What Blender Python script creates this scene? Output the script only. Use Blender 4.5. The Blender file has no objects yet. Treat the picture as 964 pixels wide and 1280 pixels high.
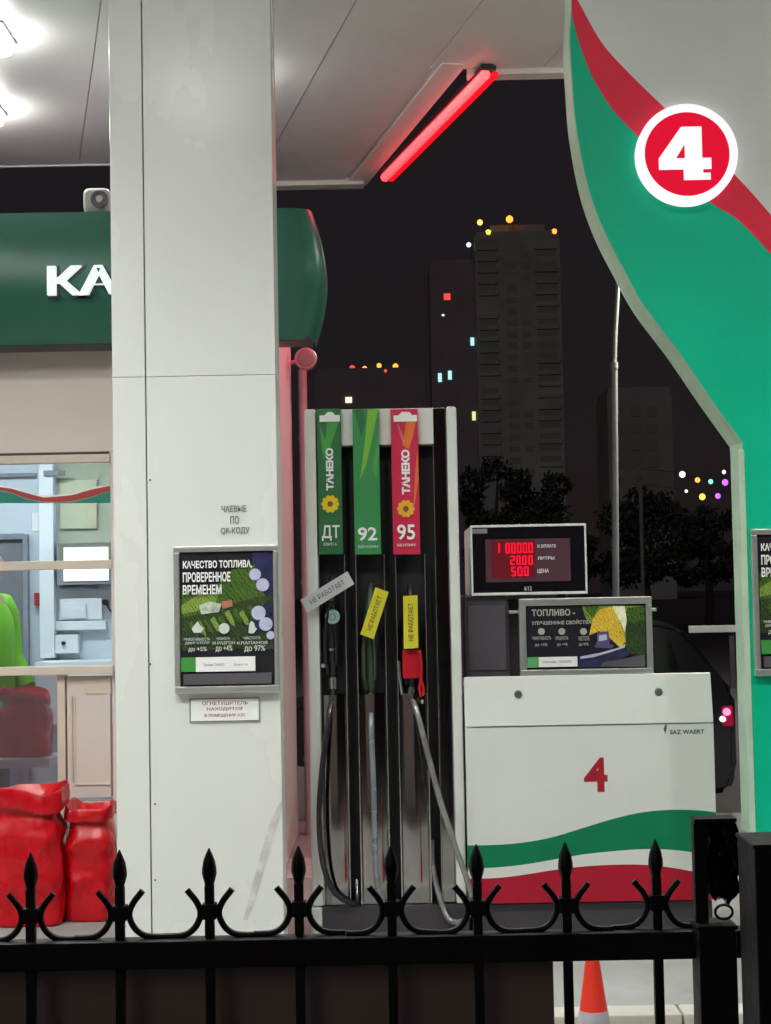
import bpy, bmesh, math, random
from mathutils import Vector, Matrix, noise
random.seed(7)
scene = bpy.context.scene
COL = scene.collection
PI = math.pi

# ------------------------------------------------------------------ camera
F_PX, CX, CY = 2000.0, 482.0, 640.0
PITCH, ROLL = math.atan(104/2000.0), 0.019
CAM = Vector((0, 0, 1.62))
FWD = Vector((0, math.cos(PITCH), math.sin(PITCH)))
R0, U0 = Vector((1, 0, 0)), Vector((0, -math.sin(PITCH), math.cos(PITCH)))
RT = R0*math.cos(ROLL) - U0*math.sin(ROLL)
UP = R0*math.sin(ROLL) + U0*math.cos(ROLL)
cam_data = bpy.data.cameras.new('camera')
cam = bpy.data.objects.new('camera', cam_data); COL.objects.link(cam)
m = Matrix((RT, UP, -FWD)).transposed().to_4x4(); m.translation = CAM
cam.matrix_world = m
cam_data.sensor_fit = 'VERTICAL'; cam_data.sensor_height = 36; cam_data.sensor_width = 36*964/1280
cam_data.lens = 36*F_PX/1280
cam_data.clip_start = 0.05; cam_data.clip_end = 3000
scene.camera = cam

def ray(px, py):
    return FWD + RT*((px-CX)/F_PX) - UP*((py-CY)/F_PX)
def P(px, py, Y):                      # point of the place seen at a pixel, at depth Y
    d = ray(px, py); return CAM + d*(Y/d.y)
def PZ(px, py, z):                     # the same, on a level plane z
    d = ray(px, py); return CAM + d*((z-CAM.z)/d.z)
def RC(px0, py0, px1, py1, Y):         # upright rectangle -> x0, x1, z0, z1
    pm, qm = (px0+px1)/2, (py0+py1)/2
    return P(px0, qm, Y).x, P(px1, qm, Y).x, P(pm, py1, Y).z, P(pm, py0, Y).z
def XZ(px, py, Y):
    p = P(px, py, Y); return (p.x, p.z)

# ------------------------------------------------------------------ world, city glow, exposure
w = bpy.data.worlds.new('World'); scene.world = w; w.use_nodes = True
nt = w.node_tree; bg = nt.nodes['Background']
sky = nt.nodes.new('ShaderNodeTexSky'); sky.sky_type = 'NISHITA'; sky.sun_disc = False
sky.sun_elevation = math.radians(2); sky.sun_rotation = math.radians(200)
mx = nt.nodes.new('ShaderNodeMix'); mx.data_type = 'RGBA'; mx.inputs[0].default_value = 0.985
mx.inputs[7].default_value = (0.135, 0.098, 0.125, 1)
nt.links.new(sky.outputs[0], mx.inputs[6]); nt.links.new(mx.outputs[2], bg.inputs[0])
bg.inputs[1].default_value = 0.08
sl = bpy.data.lights.new('city_glow', 'SUN'); sl.energy = 0.22; sl.angle = math.radians(25); sl.color = (1, .9, .82)
so = bpy.data.objects.new('city_glow', sl); COL.objects.link(so)
so.rotation_euler = Vector((0.35, 1, -0.45)).to_track_quat('-Z', 'Y').to_euler()
vs = scene.view_settings
vs.view_transform = 'Standard'; vs.look = 'None'; vs.gamma = 1; vs.use_curve_mapping = False; vs.exposure = 0.0
LAMP_W = 29.5          # each canopy lamp
KIOSK_W = 29.0
TUBE_E = 3.8
TUBE_W = 20.0

# ------------------------------------------------------------------ materials
MATS = {}
def S(r, g, b):
    f = lambda c: (c/255/12.92) if c/255 <= .04045 else ((c/255+.055)/1.055)**2.4
    return (f(r), f(g), f(b))
def mat(name, col, rough=.5, metal=0., var=.08, scale=6., bump=0., bscale=40., rvar=.1, coat=0., spec=.5, stretch=(1, 1, 1), dirt=0., dirtcol=(.08, .07, .06), ridged=False):
    if name in MATS: return MATS[name]
    M = bpy.data.materials.new(name); M.use_nodes = True
    t = M.node_tree; b = t.nodes['Principled BSDF']; L = t.links.new
    b.inputs['Roughness'].default_value = rough; b.inputs['Metallic'].default_value = metal
    b.inputs['Specular IOR Level'].default_value = spec
    if coat: b.inputs['Coat Weight'].default_value = coat; b.inputs['Coat Roughness'].default_value = .08
    tc = t.nodes.new('ShaderNodeTexCoord'); mp = t.nodes.new('ShaderNodeMapping'); mp.inputs['Scale'].default_value = stretch
    L(tc.outputs['Object'], mp.inputs[0])
    n = t.nodes.new('ShaderNodeTexNoise'); n.inputs['Scale'].default_value = scale; n.inputs['Detail'].default_value = 6
    L(mp.outputs[0], n.inputs['Vector'])
    r = t.nodes.new('ShaderNodeMapRange'); r.inputs['From Min'].default_value = .3; r.inputs['From Max'].default_value = .7
    r.inputs['To Min'].default_value = 1-var; r.inputs['To Max'].default_value = 1+var
    L(n.outputs[0], r.inputs[0])
    mc = t.nodes.new('ShaderNodeVectorMath'); mc.operation = 'SCALE'; mc.inputs[0].default_value = col
    L(r.outputs[0], mc.inputs['Scale'])
    out = mc.outputs[0]
    if dirt:
        n2 = t.nodes.new('ShaderNodeTexNoise'); n2.inputs['Scale'].default_value = scale*.6; n2.inputs['Detail'].default_value = 9; n2.inputs['Roughness'].default_value = .7
        L(mp.outputs[0], n2.inputs['Vector'])
        cr = t.nodes.new('ShaderNodeMapRange'); cr.inputs['From Min'].default_value = .52; cr.inputs['From Max'].default_value = .72; cr.inputs['To Max'].default_value = dirt
        L(n2.outputs[0], cr.inputs[0])
        mm = t.nodes.new('ShaderNodeMix'); mm.data_type = 'RGBA'; mm.inputs[7].default_value = (*dirtcol, 1)
        L(cr.outputs[0], mm.inputs[0]); L(out, mm.inputs[6]); out = mm.outputs[2]
    L(out, b.inputs['Base Color'])
    rr = t.nodes.new('ShaderNodeMapRange'); rr.inputs['From Min'].default_value = .3; rr.inputs['From Max'].default_value = .7
    rr.inputs['To Min'].default_value = max(0.02, rough*(1-rvar)); rr.inputs['To Max'].default_value = min(1, rough*(1+rvar))
    L(n.outputs[0], rr.inputs[0]); L(rr.outputs[0], b.inputs['Roughness'])
    if bump:
        nb = t.nodes.new('ShaderNodeTexNoise'); nb.inputs['Scale'].default_value = bscale; nb.inputs['Detail'].default_value = 4
        if ridged: nb.noise_type = 'RIDGED_MULTIFRACTAL'; nb.inputs['Detail'].default_value = 2.5; nb.inputs['Roughness'].default_value = .4
        L(mp.outputs[0], nb.inputs['Vector'])
        bp = t.nodes.new('ShaderNodeBump'); bp.inputs['Strength'].default_value = bump; bp.inputs['Distance'].default_value = .01
        L(nb.outputs[0], bp.inputs['Height']); L(bp.outputs[0], b.inputs['Normal'])
    MATS[name] = M; return M
def emit(name, col, strength, base=(.5, .5, .5)):
    if name in MATS: return MATS[name]
    M = bpy.data.materials.new(name); M.use_nodes = True
    b = M.node_tree.nodes['Principled BSDF']
    b.inputs['Base Color'].default_value = (*base, 1); b.inputs['Roughness'].default_value = .5; b.inputs['Specular IOR Level'].default_value = .15
    b.inputs['Emission Color'].default_value = (*col, 1); b.inputs['Emission Strength'].default_value = strength
    MATS[name] = M; return M
def glass(name, tint=(1, 1, 1), haze=0., rough=.0):
    M = bpy.data.materials.new(name); M.use_nodes = True; t = M.node_tree
    t.nodes.remove(t.nodes['Principled BSDF']); o = t.nodes['Material Output']
    tr = t.nodes.new('ShaderNodeBsdfTransparent'); tr.inputs[0].default_value = (*tint, 1)
    gl = t.nodes.new('ShaderNodeBsdfGlossy'); gl.inputs['Roughness'].default_value = rough
    fr = t.nodes.new('ShaderNodeFresnel'); fr.inputs[0].default_value = 1.5
    mp = t.nodes.new('ShaderNodeMath'); mp.operation = 'MULTIPLY'; mp.inputs[1].default_value = 1.6
    mx = t.nodes.new('ShaderNodeMixShader')
    t.links.new(fr.outputs[0], mp.inputs[0]); t.links.new(mp.outputs[0], mx.inputs[0])
    t.links.new(tr.outputs[0], mx.inputs[1]); t.links.new(gl.outputs[0], mx.inputs[2]); t.links.new(mx.outputs[0], o.inputs[0])
    if haze:
        df = t.nodes.new('ShaderNodeBsdfDiffuse'); df.inputs[0].default_value = (.42, .38, .42, 1); m2 = t.nodes.new('ShaderNodeMixShader'); m2.inputs[0].default_value = haze
        t.links.new(mx.outputs[0], m2.inputs[1]); t.links.new(df.outputs[0], m2.inputs[2]); t.links.new(m2.outputs[0], o.inputs[0])
    MATS[name] = M; return M

white_clad = mat('white cladding', (.71, .73, .69), .27, var=.04, scale=1.2, bump=.05, bscale=2.2, dirt=.05, dirtcol=(.40, .38, .33), stretch=(1, 1, .45))
soffit_m = mat('soffit panel', (.78, .74, .71), .42, var=.05, scale=1.0, bump=.04, bscale=2, dirt=.1, dirtcol=(.3, .28, .26))
white_paint = mat('white enamel', (.72, .75, .70), .35, var=.03, scale=4, dirt=.07, dirtcol=(.35, .33, .28))
cab_white = mat('cabinet white', (.70, .73, .69), .42, var=.03, scale=3, dirt=.12, dirtcol=(.34, .33, .29), bump=.02, bscale=5)
alu = mat('brushed aluminium', (.62, .64, .60), .32, .75, var=.06, scale=30, stretch=(1, 1, 12))
steel = mat('dark polished steel', (.30, .285, .28), .075, 1.0, var=.15, scale=7, bump=.13, bscale=4, stretch=(1, 1, .35), dirt=.25, dirtcol=(.10, .095, .09))
steel_edge = mat('bright steel edge', (.55, .55, .53), .25, .9, var=.1)
black_plastic = mat('black plastic', (.012, .011, .013), .38, var=.2, bump=.05)
black_matt = mat('black recess', (.007, .006, .008), .7, var=.2)
dark_grey = mat('dark grey plastic', (.055, .050, .060), .35, var=.1, dirt=.15)
rubber = mat('black rubber hose', (.022, .022, .024), .22, var=.2, bump=.04, bscale=80, coat=.5)
rubber_grey = mat('grey hose sleeve', (.30, .32, .36), .28, .4, var=.15, dirt=.3)
green_sign = mat('green sign film', (.001, .475, .262), .45, spec=.2, var=.04, scale=2, dirt=.05)
green_kiosk = mat('green fascia', (.028, .135, .09), .36, var=.05, scale=2, dirt=.08)
green_wave = mat('green stripe', (.003, .20, .085), .45, spec=.25, var=.05)
red_wave = mat('red stripe', (.42, .008, .028), .45, spec=.3, var=.05)
red_band = mat('red sign film', (.82, .022, .062), .42, spec=.25, var=.05)
red_num = mat('dark red lettering', (.36, .010, .028), .4, var=.05)
pale_edge = mat('pale green edging', (.46, .62, .47), .4, var=.1, dirt=.2)
letter_w = mat('white lettering', (.85, .87, .85), .4, var=.02)
letter_k = mat('dark lettering', (.03, .04, .04), .5, var=.05)
letter_g = mat('grey lettering', (.10, .11, .13), .5, var=.1)
letter_r = mat('brick red lettering', (.30, .04, .05), .5, var=.1)
flag_dg = mat('deep green flag', (.03, .15, .055), .35, var=.06)
flag_g = mat('green flag', (.045, .26, .085), .35, var=.06)
flag_lg = mat('light green stripe', (.07, .34, .07), .35, var=.06)
flag_lime = mat('lime stripe', (.19, .46, .045), .35, var=.06)
flag_r = mat('crimson flag', (.58, .025, .075), .35, var=.06)
flag_o = mat('orange stripe', (.75, .17, .035), .35, var=.06)
sun_y = mat('yellow petals', (.80, .60, .02), .4, var=.08)
sun_o = mat('amber petals', (.85, .42, .04), .4, var=.08)
sun_c = mat('flower centre', (.15, .07, .01), .6)
tag_y = mat('yellow tag paper', (.62, .56, .02), .5, var=.06, bump=.1, bscale=15)
tag_w = mat('white tag paper', (.50, .52, .52), .5, var=.06, bump=.1, bscale=15)
poster_k = mat('poster black', (.020, .020, .028), .25, var=.15)
poster_gr = mat('poster grey', (.10, .095, .11), .3, var=.15)
def photo_print(name, cols, scale=26, dist=7, rot=.6):
    M = mat(name, (.1, .1, .1), .3); t = M.node_tree; b = t.nodes['Principled BSDF']
    tc = t.nodes.new('ShaderNodeTexCoord'); mp = t.nodes.new('ShaderNodeMapping'); mp.inputs['Rotation'].default_value = (0, rot, 0)
    wv = t.nodes.new('ShaderNodeTexWave'); wv.inputs['Scale'].default_value = scale; wv.inputs['Distortion'].default_value = dist; wv.inputs['Detail'].default_value = 4; wv.inputs['Detail Scale'].default_value = 2.2
    cr = t.nodes.new('ShaderNodeValToRGB'); cr.color_ramp.interpolation = 'EASE'
    while len(cr.color_ramp.elements) < len(cols): cr.color_ramp.elements.new(.5)
    for i, c in enumerate(cols): cr.color_ramp.elements[i].position = i/(len(cols)-1); cr.color_ramp.elements[i].color = (*c, 1)
    L = t.links.new; L(tc.outputs['Object'], mp.inputs[0]); L(mp.outputs[0], wv.inputs[0]); L(wv.outputs['Fac'], cr.inputs[0]); L(cr.outputs[0], b.inputs['Base Color'])
    return M
leaf_a = photo_print('poster leaf green', [(.02, .05, .012), (.07, .15, .02), (.10, .20, .03), (.05, .10, .02)], 18)
leaf_b = photo_print('poster leaf lime', [(.06, .13, .02), (.22, .34, .05), (.36, .45, .12), (.14, .26, .03)], 26)
leaf_c = photo_print('poster leaf dark', [(.008, .02, .01), (.03, .06, .02), (.09, .13, .05), (.015, .03, .012)], 22, 9)
poster_yel = photo_print('poster yellow', [(.55, .28, .01), (.80, .55, .03), (.90, .72, .15), (.62, .40, .02)], 24, 10)
poster_green = mat('poster logo green', (.06, .30, .06), .3)
poster_lav = mat('poster pale lavender', (.50, .52, .68), .3, var=.12, scale=25)
poster_navy = mat('poster navy', (.03, .03, .09), .3, var=.3, scale=20)
poster_pur = mat('poster violet', (.10, .08, .19), .3, var=.3)
kiosk_wall = mat('beige kiosk panel', (.74, .655, .60), .45, var=.04, scale=1.5, dirt=.1, dirtcol=(.3, .25, .22))
kiosk_frame = mat('beige window frame', (.72, .62, .52), .42, var=.04, dirt=.12)
kiosk_white = mat('white siding', (.62, .60, .57), .45, var=.05, dirt=.25, dirtcol=(.3, .27, .24))
room_wall = mat('pale blue wall', (.56, .62, .67), .6, var=.06, scale=2)
room_dark = mat('grey interior door', (.16, .17, .19), .5, var=.1)
room_box = mat('white plastic box', (.72, .76, .79), .45, var=.05)
room_grey = mat('grey metal', (.22, .24, .28), .4, var=.1)
red_sack = mat('red plastic sack', (.55, .003, .010), .27, var=.16, scale=8, bump=.75, bscale=13, rvar=.25, ridged=True, spec=.4)
asphalt = mat('asphalt', (.060, .058, .056), .85, var=.25, scale=8, bump=.5, bscale=120)
concrete = mat('concrete', (.30, .30, .29), .75, var=.14, scale=2.5, bump=.25, bscale=60, dirt=.35, dirtcol=(.12, .115, .11))
kerb_m = mat('pale kerb stone', (.52, .51, .44), .7, var=.1, scale=5, bump=.2, bscale=60, dirt=.3, dirtcol=(.2, .19, .17))
line_w = mat('white floor paint', (.58, .56, .53), .6, var=.15, scale=12, dirt=.4, dirtcol=(.25, .22, .2))
iron = mat('black painted iron', (.006, .005, .006), .55, var=.4, scale=20, bump=.15, bscale=70, spec=.25, dirt=.5, dirtcol=(.022, .013, .010))
brown_sheet = mat('brown sheet metal', (.165, .128, .115), .7, var=.15, scale=3, bump=.1, bscale=8, dirt=.35, dirtcol=(.10, .085, .08))
black_film = mat('black plastic film', (.012, .011, .013), .22, var=.2, bump=.8, bscale=30)
cardboard = mat('beige cardboard', (.34, .30, .24), .8, var=.12)
cone_o = mat('orange cone plastic', (.74, .032, .014), .45, var=.06, dirt=.08)
cone_w = mat('grey white reflective band', (.42, .41, .44), .4, var=.12, dirt=.3)
galv = mat('galvanised steel', (.50, .54, .53), .5, .2, var=.1, scale=4)
pipe_m = mat('red tinted pipe', (.52, .33, .37), .4, var=.05)  # light of the red tube mixed into the pipe colour
lamp_grey = mat('beige speaker plastic', (.48, .43, .42), .45, var=.05)
car_paint = mat('dark car paint', (.012, .011, .014), .18, .3, var=.05, coat=.6)
car_glass = mat('dark car glass', (.01, .01, .012), .06, var=.05)
tyre_m = mat('tyre rubber', (.012, .012, .012), .8, var=.1)
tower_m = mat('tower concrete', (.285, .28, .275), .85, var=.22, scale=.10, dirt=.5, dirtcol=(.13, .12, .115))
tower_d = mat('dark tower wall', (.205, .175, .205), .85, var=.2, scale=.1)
tower_mid = mat('mid tone tower wall', (.25, .235, .245), .85, var=.25, scale=.1)  # plain mid tone for the faint building on the right
tower_win = mat('unlit window', (.20, .19, .19), .6, var=.3)
vest_m = mat('lime green vest', (.17, .52, .03), .6, var=.08, bump=.3, bscale=20)
cloth_dk = mat('dark clothing', (.02, .02, .025), .8, var=.2)
skin_m = mat('skin', (.50, .30, .22), .5, var=.05)
hair_m = mat('dark hair', (.012, .010, .009), .5, var=.3, bump=.5, bscale=60)

lamp_face = emit('lamp diffuser', (.96, .97, .93), 54.0)
tube_core = emit('red tube', (1.0, .022, .03), TUBE_E)
tube_glow = emit('red side glow', (1.0, .004, .012), 1.0, (.4, .01, .02))  # emission standing in for the tube's red glow at its side
disc_w = emit('backlit white', (1, .96, 1.0), .98, (.2, .2, .2))
disc_r = emit('backlit red', (.74, .0005, .028), 1.0, (.02, .0, .0))
kassa_w = emit('backlit letters', (.85, .92, .95), .62, (.8, .8, .8))
digit_r = emit('red display digits', (1.0, .003, .030), 1.5, (.1, 0, 0))
screen_m = emit('grey display screen', (.30, .01, .05), .10, (.045, .04, .047))  # slight red emission stands in for the digits' glow on the screen
room_light = emit('lit light box', (.80, .95, 1.0), 1.5, (.8, .8, .8))
EM = {k: emit('glowing '+k, c, s) for k, (c, s) in dict(
    orange=((1, .25, .03), 3.0), amber=((1, .55, .06), 2.6), red=((1, .05, .03), 1.3), warm=((1, .78, .5), 1.6), white=((1, .9, .95), 1.6),
    cyan=((.45, .95, 1), 1.1), lime=((.85, 1, .45), .9), violet=((.55, .12, 1), 1.6), teal=((.2, 1, .75), 1.5), pink=((1, .2, .5), 1.2), yellow=((1, .8, .08), 1.6)).items()}
clear_glass = glass('window glass', (.93, .96, .97))
smoked_glass = glass('smoked window glass', (.80, .77, .80), haze=.16)
amber_glass = glass('yellowish glass', (.93, .93, .78))

# ------------------------------------------------------------------ mesh builder
class MB:
    def __init__(s): s.bm = bmesh.new()
    def box(s, x0, x1, y0, y1, z0, z1, bev=0., seg=2, M=None):
        mt = Matrix.Translation(((x0+x1)/2, (y0+y1)/2, (z0+z1)/2)) @ Matrix.Diagonal((abs(x1-x0), abs(y1-y0), abs(z1-z0), 1))
        r = bmesh.ops.create_cube(s.bm, size=1, matrix=mt)
        vs = r['verts']
        if bev:
            ed = list({e for v in vs for e in v.link_edges})
            q = bmesh.ops.bevel(s.bm, geom=ed, offset=bev, segments=seg, affect='EDGES', profile=.5)
            vs = list({v for f in q['faces'] for v in f.verts} | {v for v in vs if v.is_valid})
        if M: bmesh.ops.transform(s.bm, matrix=M, verts=[v for v in vs if v.is_valid])
        return s
    def prism(s, pts, y0, y1, M=None):
        a = [s.bm.verts.new((x, y0, z)) for x, z in pts]; b = [s.bm.verts.new((x, y1, z)) for x, z in pts]
        n = len(pts); s.bm.faces.new(a); s.bm.faces.new(b[::-1])
        for i in range(n): s.bm.faces.new((a[i], b[i], b[(i+1) % n], a[(i+1) % n]))
        if M: bmesh.ops.transform(s.bm, matrix=M, verts=a+b)
        return s
    def band(s, top, bot, y0, y1):
        n = len(top)
        rows = [[s.bm.verts.new((x, y, z)) for x, z in p] for y in (y0, y1) for p in (top, bot)]
        tf, bf, tb, bb = rows
        for i in range(n-1):
            s.bm.faces.new((tf[i], tf[i+1], bf[i+1], bf[i])); s.bm.faces.new((tb[i+1], tb[i], bb[i], bb[i+1]))
            s.bm.faces.new((tf[i+1], tf[i], tb[i], tb[i+1])); s.bm.faces.new((bf[i], bf[i+1], bb[i+1], bb[i]))
        s.bm.faces.new((tf[0], bf[0], bb[0], tb[0])); s.bm.faces.new((tf[-1], tb[-1], bb[-1], bf[-1]))
        return s
    def disc(s, cx, cz, r, y0, y1, n=40, rz=None):
        rz = rz or r
        return s.prism([(cx+r*math.cos(2*PI*i/n), cz+rz*math.sin(2*PI*i/n)) for i in range(n)], y0, y1)
    def ring(s, cx, cz, r0, r1, y0, y1, n=48):
        for y, fl in ((y0, 0), (y1, 1)):
            pass
        V = lambda r, y: [s.bm.verts.new((cx+r*math.cos(2*PI*i/n), y, cz+r*math.sin(2*PI*i/n))) for i in range(n)]
        a, b, c, d = V(r0, y0), V(r1, y0), V(r0, y1), V(r1, y1)
        for i in range(n):
            j = (i+1) % n
            for q in ((a, b, 0), (b, d, 0), (d, c, 0), (c, a, 0)):
                s.bm.faces.new((q[0][i], q[0][j], q[1][j], q[1][i]))
        return s
    def tube(s, path, r, n=10, caps=True, sx=1.0):
        path = [Vector(p) for p in path]; N = len(path)
        rs = r if isinstance(r, (list, tuple)) else [r]*N
        rings = []; prev = None
        for i, p in enumerate(path):
            t = (path[min(i+1, N-1)]-path[max(i-1, 0)]).normalized()
            if prev is None:
                a = Vector((0, 1, 0)) if abs(t.y) < .9 else Vector((1, 0, 0))
                u = (a - t*a.dot(t)).normalized()
            else: u = (prev - t*prev.dot(t)).normalized()
            prev = u; v = t.cross(u)
            rings.append([s.bm.verts.new(p + u*math.cos(2*PI*k/n)*rs[i] + v*math.sin(2*PI*k/n)*rs[i]*sx) for k in range(n)])
        for i in range(N-1):
            for k in range(n):
                s.bm.faces.new((rings[i][k], rings[i][(k+1) % n], rings[i+1][(k+1) % n], rings[i+1][k]))
        if caps: s.bm.faces.new(rings[0][::-1]); s.bm.faces.new(rings[-1])
        return s
    def lathe(s, prof, c, n=20, axis='z'):
        c = Vector(c); rings = []
        for r, h in prof:
            ring = []
            for k in range(n):
                a, b = r*math.cos(2*PI*k/n), r*math.sin(2*PI*k/n)
                o = Vector((a, b, h)) if axis == 'z' else (Vector((a, h, b)) if axis == 'y' else Vector((h, a, b)))
                ring.append(s.bm.verts.new(c+o))
            rings.append(ring)
        for i in range(len(prof)-1):
            for k in range(n): s.bm.faces.new((rings[i][k], rings[i][(k+1) % n], rings[i+1][(k+1) % n], rings[i+1][k]))
        s.bm.faces.new(rings[0][::-1]); s.bm.faces.new(rings[-1]); return s
    def loft(s, rings):
        R = [[s.bm.verts.new(p) for p in ring] for ring in rings]; n = len(R[0])
        for i in range(len(R)-1):
            for k in range(n): s.bm.faces.new((R[i][k], R[i][(k+1) % n], R[i+1][(k+1) % n], R[i+1][k]))
        s.bm.faces.new(R[0][::-1]); s.bm.faces.new(R[-1]); return s
    def mesh(s, me, M):
        n0 = len(s.bm.verts); s.bm.from_mesh(me); s.bm.verts.ensure_lookup_table()
        bmesh.ops.transform(s.bm, matrix=M, verts=s.bm.verts[n0:]); return s
    def xf(s, M):
        bmesh.ops.transform(s.bm, matrix=M, verts=s.bm.verts[:]); return s

BASE = {}
def tag(o, label=None, cat=None, group=None, kind=None):
    if label: o['label'] = label
    if cat: o['category'] = cat
    if group: o['group'] = group
    if kind: o['kind'] = kind
    return o
def thing(name, label, cat, base, group=None):
    o = bpy.data.objects.new(name, None); COL.objects.link(o); o.empty_display_size = .1
    o.location = base; BASE[o] = Vector(base); return tag(o, label, cat, group)
def put(name, mb, M, parent=None, base=None, angle=35, label=None):
    me = bpy.data.meshes.new(name); b = BASE[parent] if parent else Vector(base or (0, 0, 0))
    bmesh.ops.recalc_face_normals(mb.bm, faces=mb.bm.faces[:])
    bmesh.ops.translate(mb.bm, vec=-b, verts=mb.bm.verts[:]); mb.bm.to_mesh(me); mb.bm.free()
    if angle:
        me.polygons.foreach_set('use_smooth', [True]*len(me.polygons)); me.set_sharp_from_angle(angle=math.radians(angle))
    me.materials.append(M); o = bpy.data.objects.new(name, me); COL.objects.link(o)
    if angle:
        wn = o.modifiers.new('weighted normals', 'WEIGHTED_NORMAL'); wn.keep_sharp = True; wn.weight = 60
    if parent: o.parent = parent
    else: o.location = b
    BASE[o] = b
    if label: o['label'] = label
    return o
def dup(o, parent=None):
    c = o.copy(); COL.objects.link(c); c.parent = parent
    for ch in [x for x in bpy.data.objects if x.parent == o]: dup(ch, c)
    BASE[c] = BASE.get(o); return c

def text_mesh(s, bold=.0, ext=.02, spacing=1., lead=1., align='LEFT'):
    cu = bpy.data.curves.new('t', 'FONT'); cu.body = s; cu.size = 1; cu.offset = bold; cu.extrude = ext
    cu.space_character = spacing; cu.space_line = lead; cu.align_x = align; cu.resolution_u = 3
    o = bpy.data.objects.new('t', cu); COL.objects.link(o)
    dg = bpy.context.evaluated_depsgraph_get(); dg.update()
    me = bpy.data.meshes.new_from_object(o.evaluated_get(dg))
    bpy.data.objects.remove(o); bpy.data.curves.remove(cu); return me
def text_fit(mb, s, x0, x1, z0, z1, y, depth=.002, bold=.0, spacing=1., rot=0, lead=1., align='LEFT'):
    """lettering filling the upright box x0..x1, z0..z1, its face looking to -Y; rot=90 reads upwards"""
    me = text_mesh(s, bold, .5, spacing, lead, align)
    xs = [v.co.x for v in me.vertices]; ys = [v.co.y for v in me.vertices]
    bx0, bx1, by0, by1 = min(xs), max(xs), min(ys), max(ys)
    if rot == 90:
        M = Matrix(((0, -(x1-x0)/(by1-by0), 0, 0), (0, 0, -depth, 0), ((z1-z0)/(bx1-bx0), 0, 0, 0), (0, 0, 0, 1)))
        off = Vector((x1 + by0*(x1-x0)/(by1-by0), y, z0 - bx0*(z1-z0)/(bx1-bx0)))
    else:
        M = Matrix((((x1-x0)/(bx1-bx0), 0, 0, 0), (0, 0, -depth, 0), (0, (z1-z0)/(by1-by0), 0, 0), (0, 0, 0, 1)))
        off = Vector((x0 - bx0*(x1-x0)/(bx1-bx0), y, z0 - by0*(z1-z0)/(by1-by0)))
    M = Matrix.Translation(off) @ M
    mb.mesh(me, M); bpy.data.meshes.remove(me); return mb

# ================================================================== SETTING
KY = 5.62                              # front of the kerb
IZ = .15                               # island level
g = MB(); g.box(-900, 900, -300, 1500, -.2, 0)
o = put('ground', g, asphalt, angle=0); o['kind'] = 'structure'
g = MB(); g.box(-9, 9, KY+.145, 10.6, 0.002, IZ)
o = put('island', g, concrete, angle=0); o['kind'] = 'structure'
g = MB(); g.box(-12, 12, 2.75, KY-.003, .002, .006)
o = put('forecourt', g, mat('forecourt concrete', (.34, .335, .32), .75, var=.12, scale=1.5, bump=.2, bscale=60, dirt=.3, dirtcol=(.15, .14, .13)), angle=0); o['kind'] = 'structure'
g = MB()
x = -9.0
while x < 9: g.box(x, x+.994, KY, KY+.135, 0.003, IZ+.004, .008); x += 1.0
o = put('kerb', g, kerb_m); o['kind'] = 'structure'
g = MB(); a, b = PZ(300, 1100, IZ), PZ(420, 1073, IZ)
g.box(-1.0, -.10, a.y, b.y, IZ+.001, IZ+.005)
o = put('painted_floor_stripe', g, line_w); o['kind'] = 'structure'
g = MB(); g.box(-300, 300, 24, 34, .003, .006)
o = put('road', g, asphalt, angle=0); o['kind'] = 'structure'

# ------------------------------------------------------------------ canopy
HZ = 4.5
A = PZ(340, 229, HZ); Bp = PZ(455, 230, HZ); Cp = PZ(573, 87, HZ); D = PZ(705, 91, HZ)
canopy = thing('canopy', 'large white petrol station canopy with panelled soffit above the pump', 'canopy', (0, 6, HZ))
YE = PZ(70, 206, HZ).y
outline = [(-9, 2.9), (9, 2.9), (9, D.y), (Cp.x, Cp.y), (Bp.x, Bp.y), (-1.3, Bp.y), (-1.3, YE), (-9, YE)]
def plan_prism(pts, z0, z1):
    b = MB(); n = len(pts)
    lo = [b.bm.verts.new((x, y, z0)) for x, y in pts]; hi = [b.bm.verts.new((x, y, z1)) for x, y in pts]
    b.bm.faces.new(lo[::-1]); b.bm.faces.new(hi)
    for i in range(n): b.bm.faces.new((lo[i], lo[(i+1) % n], hi[(i+1) % n], hi[i]))
    return b
put('roof_deck', plan_prism(outline, HZ+.02, HZ+.5), soffit_m, canopy, angle=0)
# soffit cladding strips running in depth along the skew edge
sk = (Cp.x-Bp.x)/(Cp.y-Bp.y)
sb = MB()
def sx(x, y): return x + sk*(y-Cp.y)
pw = .62
k = -14
while True:
    xa = Cp.x-.16 + k*pw; xb = xa+pw-.006
    if xa > 8.5: break
    y1 = D.y-.10 if xa >= Cp.x-.2 else (Bp.y-.12 if sx(xa, YE) > -1.3 else YE-.02)
    zz = HZ + random.uniform(-.002, .002)
    v = [(sx(xa, 2.95), 2.95), (sx(xb, 2.95), 2.95), (sx(xb, y1), y1), (sx(xa, y1), y1)]
    if sx(xa, 2.95) < 9 and sx(xb, y1) > -9:
        lo = [sb.bm.verts.new((px, py, zz)) for px, py in v]; hi = [sb.bm.verts.new((px, py, HZ+.018)) for px, py in v]
        sb.bm.faces.new(lo[::-1]); sb.bm.faces.new(hi)
        for i in range(4): sb.bm.faces.new((lo[i], lo[(i+1) % 4], hi[(i+1) % 4], hi[i]))
    k += 1
put('soffit', sb, soffit_m, canopy, angle=0)
eb = MB()
eb.box(Cp.x+.05, 9, D.y-.09, D.y+.02, HZ-.03, HZ+.3, .006)
eb.box(-9, -1.32, YE-.005, YE+.02, HZ-.01, HZ+.3, .004)
eb.box(-1.3, Bp.x-.0, Bp.y-.11, Bp.y+.02, HZ-.03, HZ+.3, .006)
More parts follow.
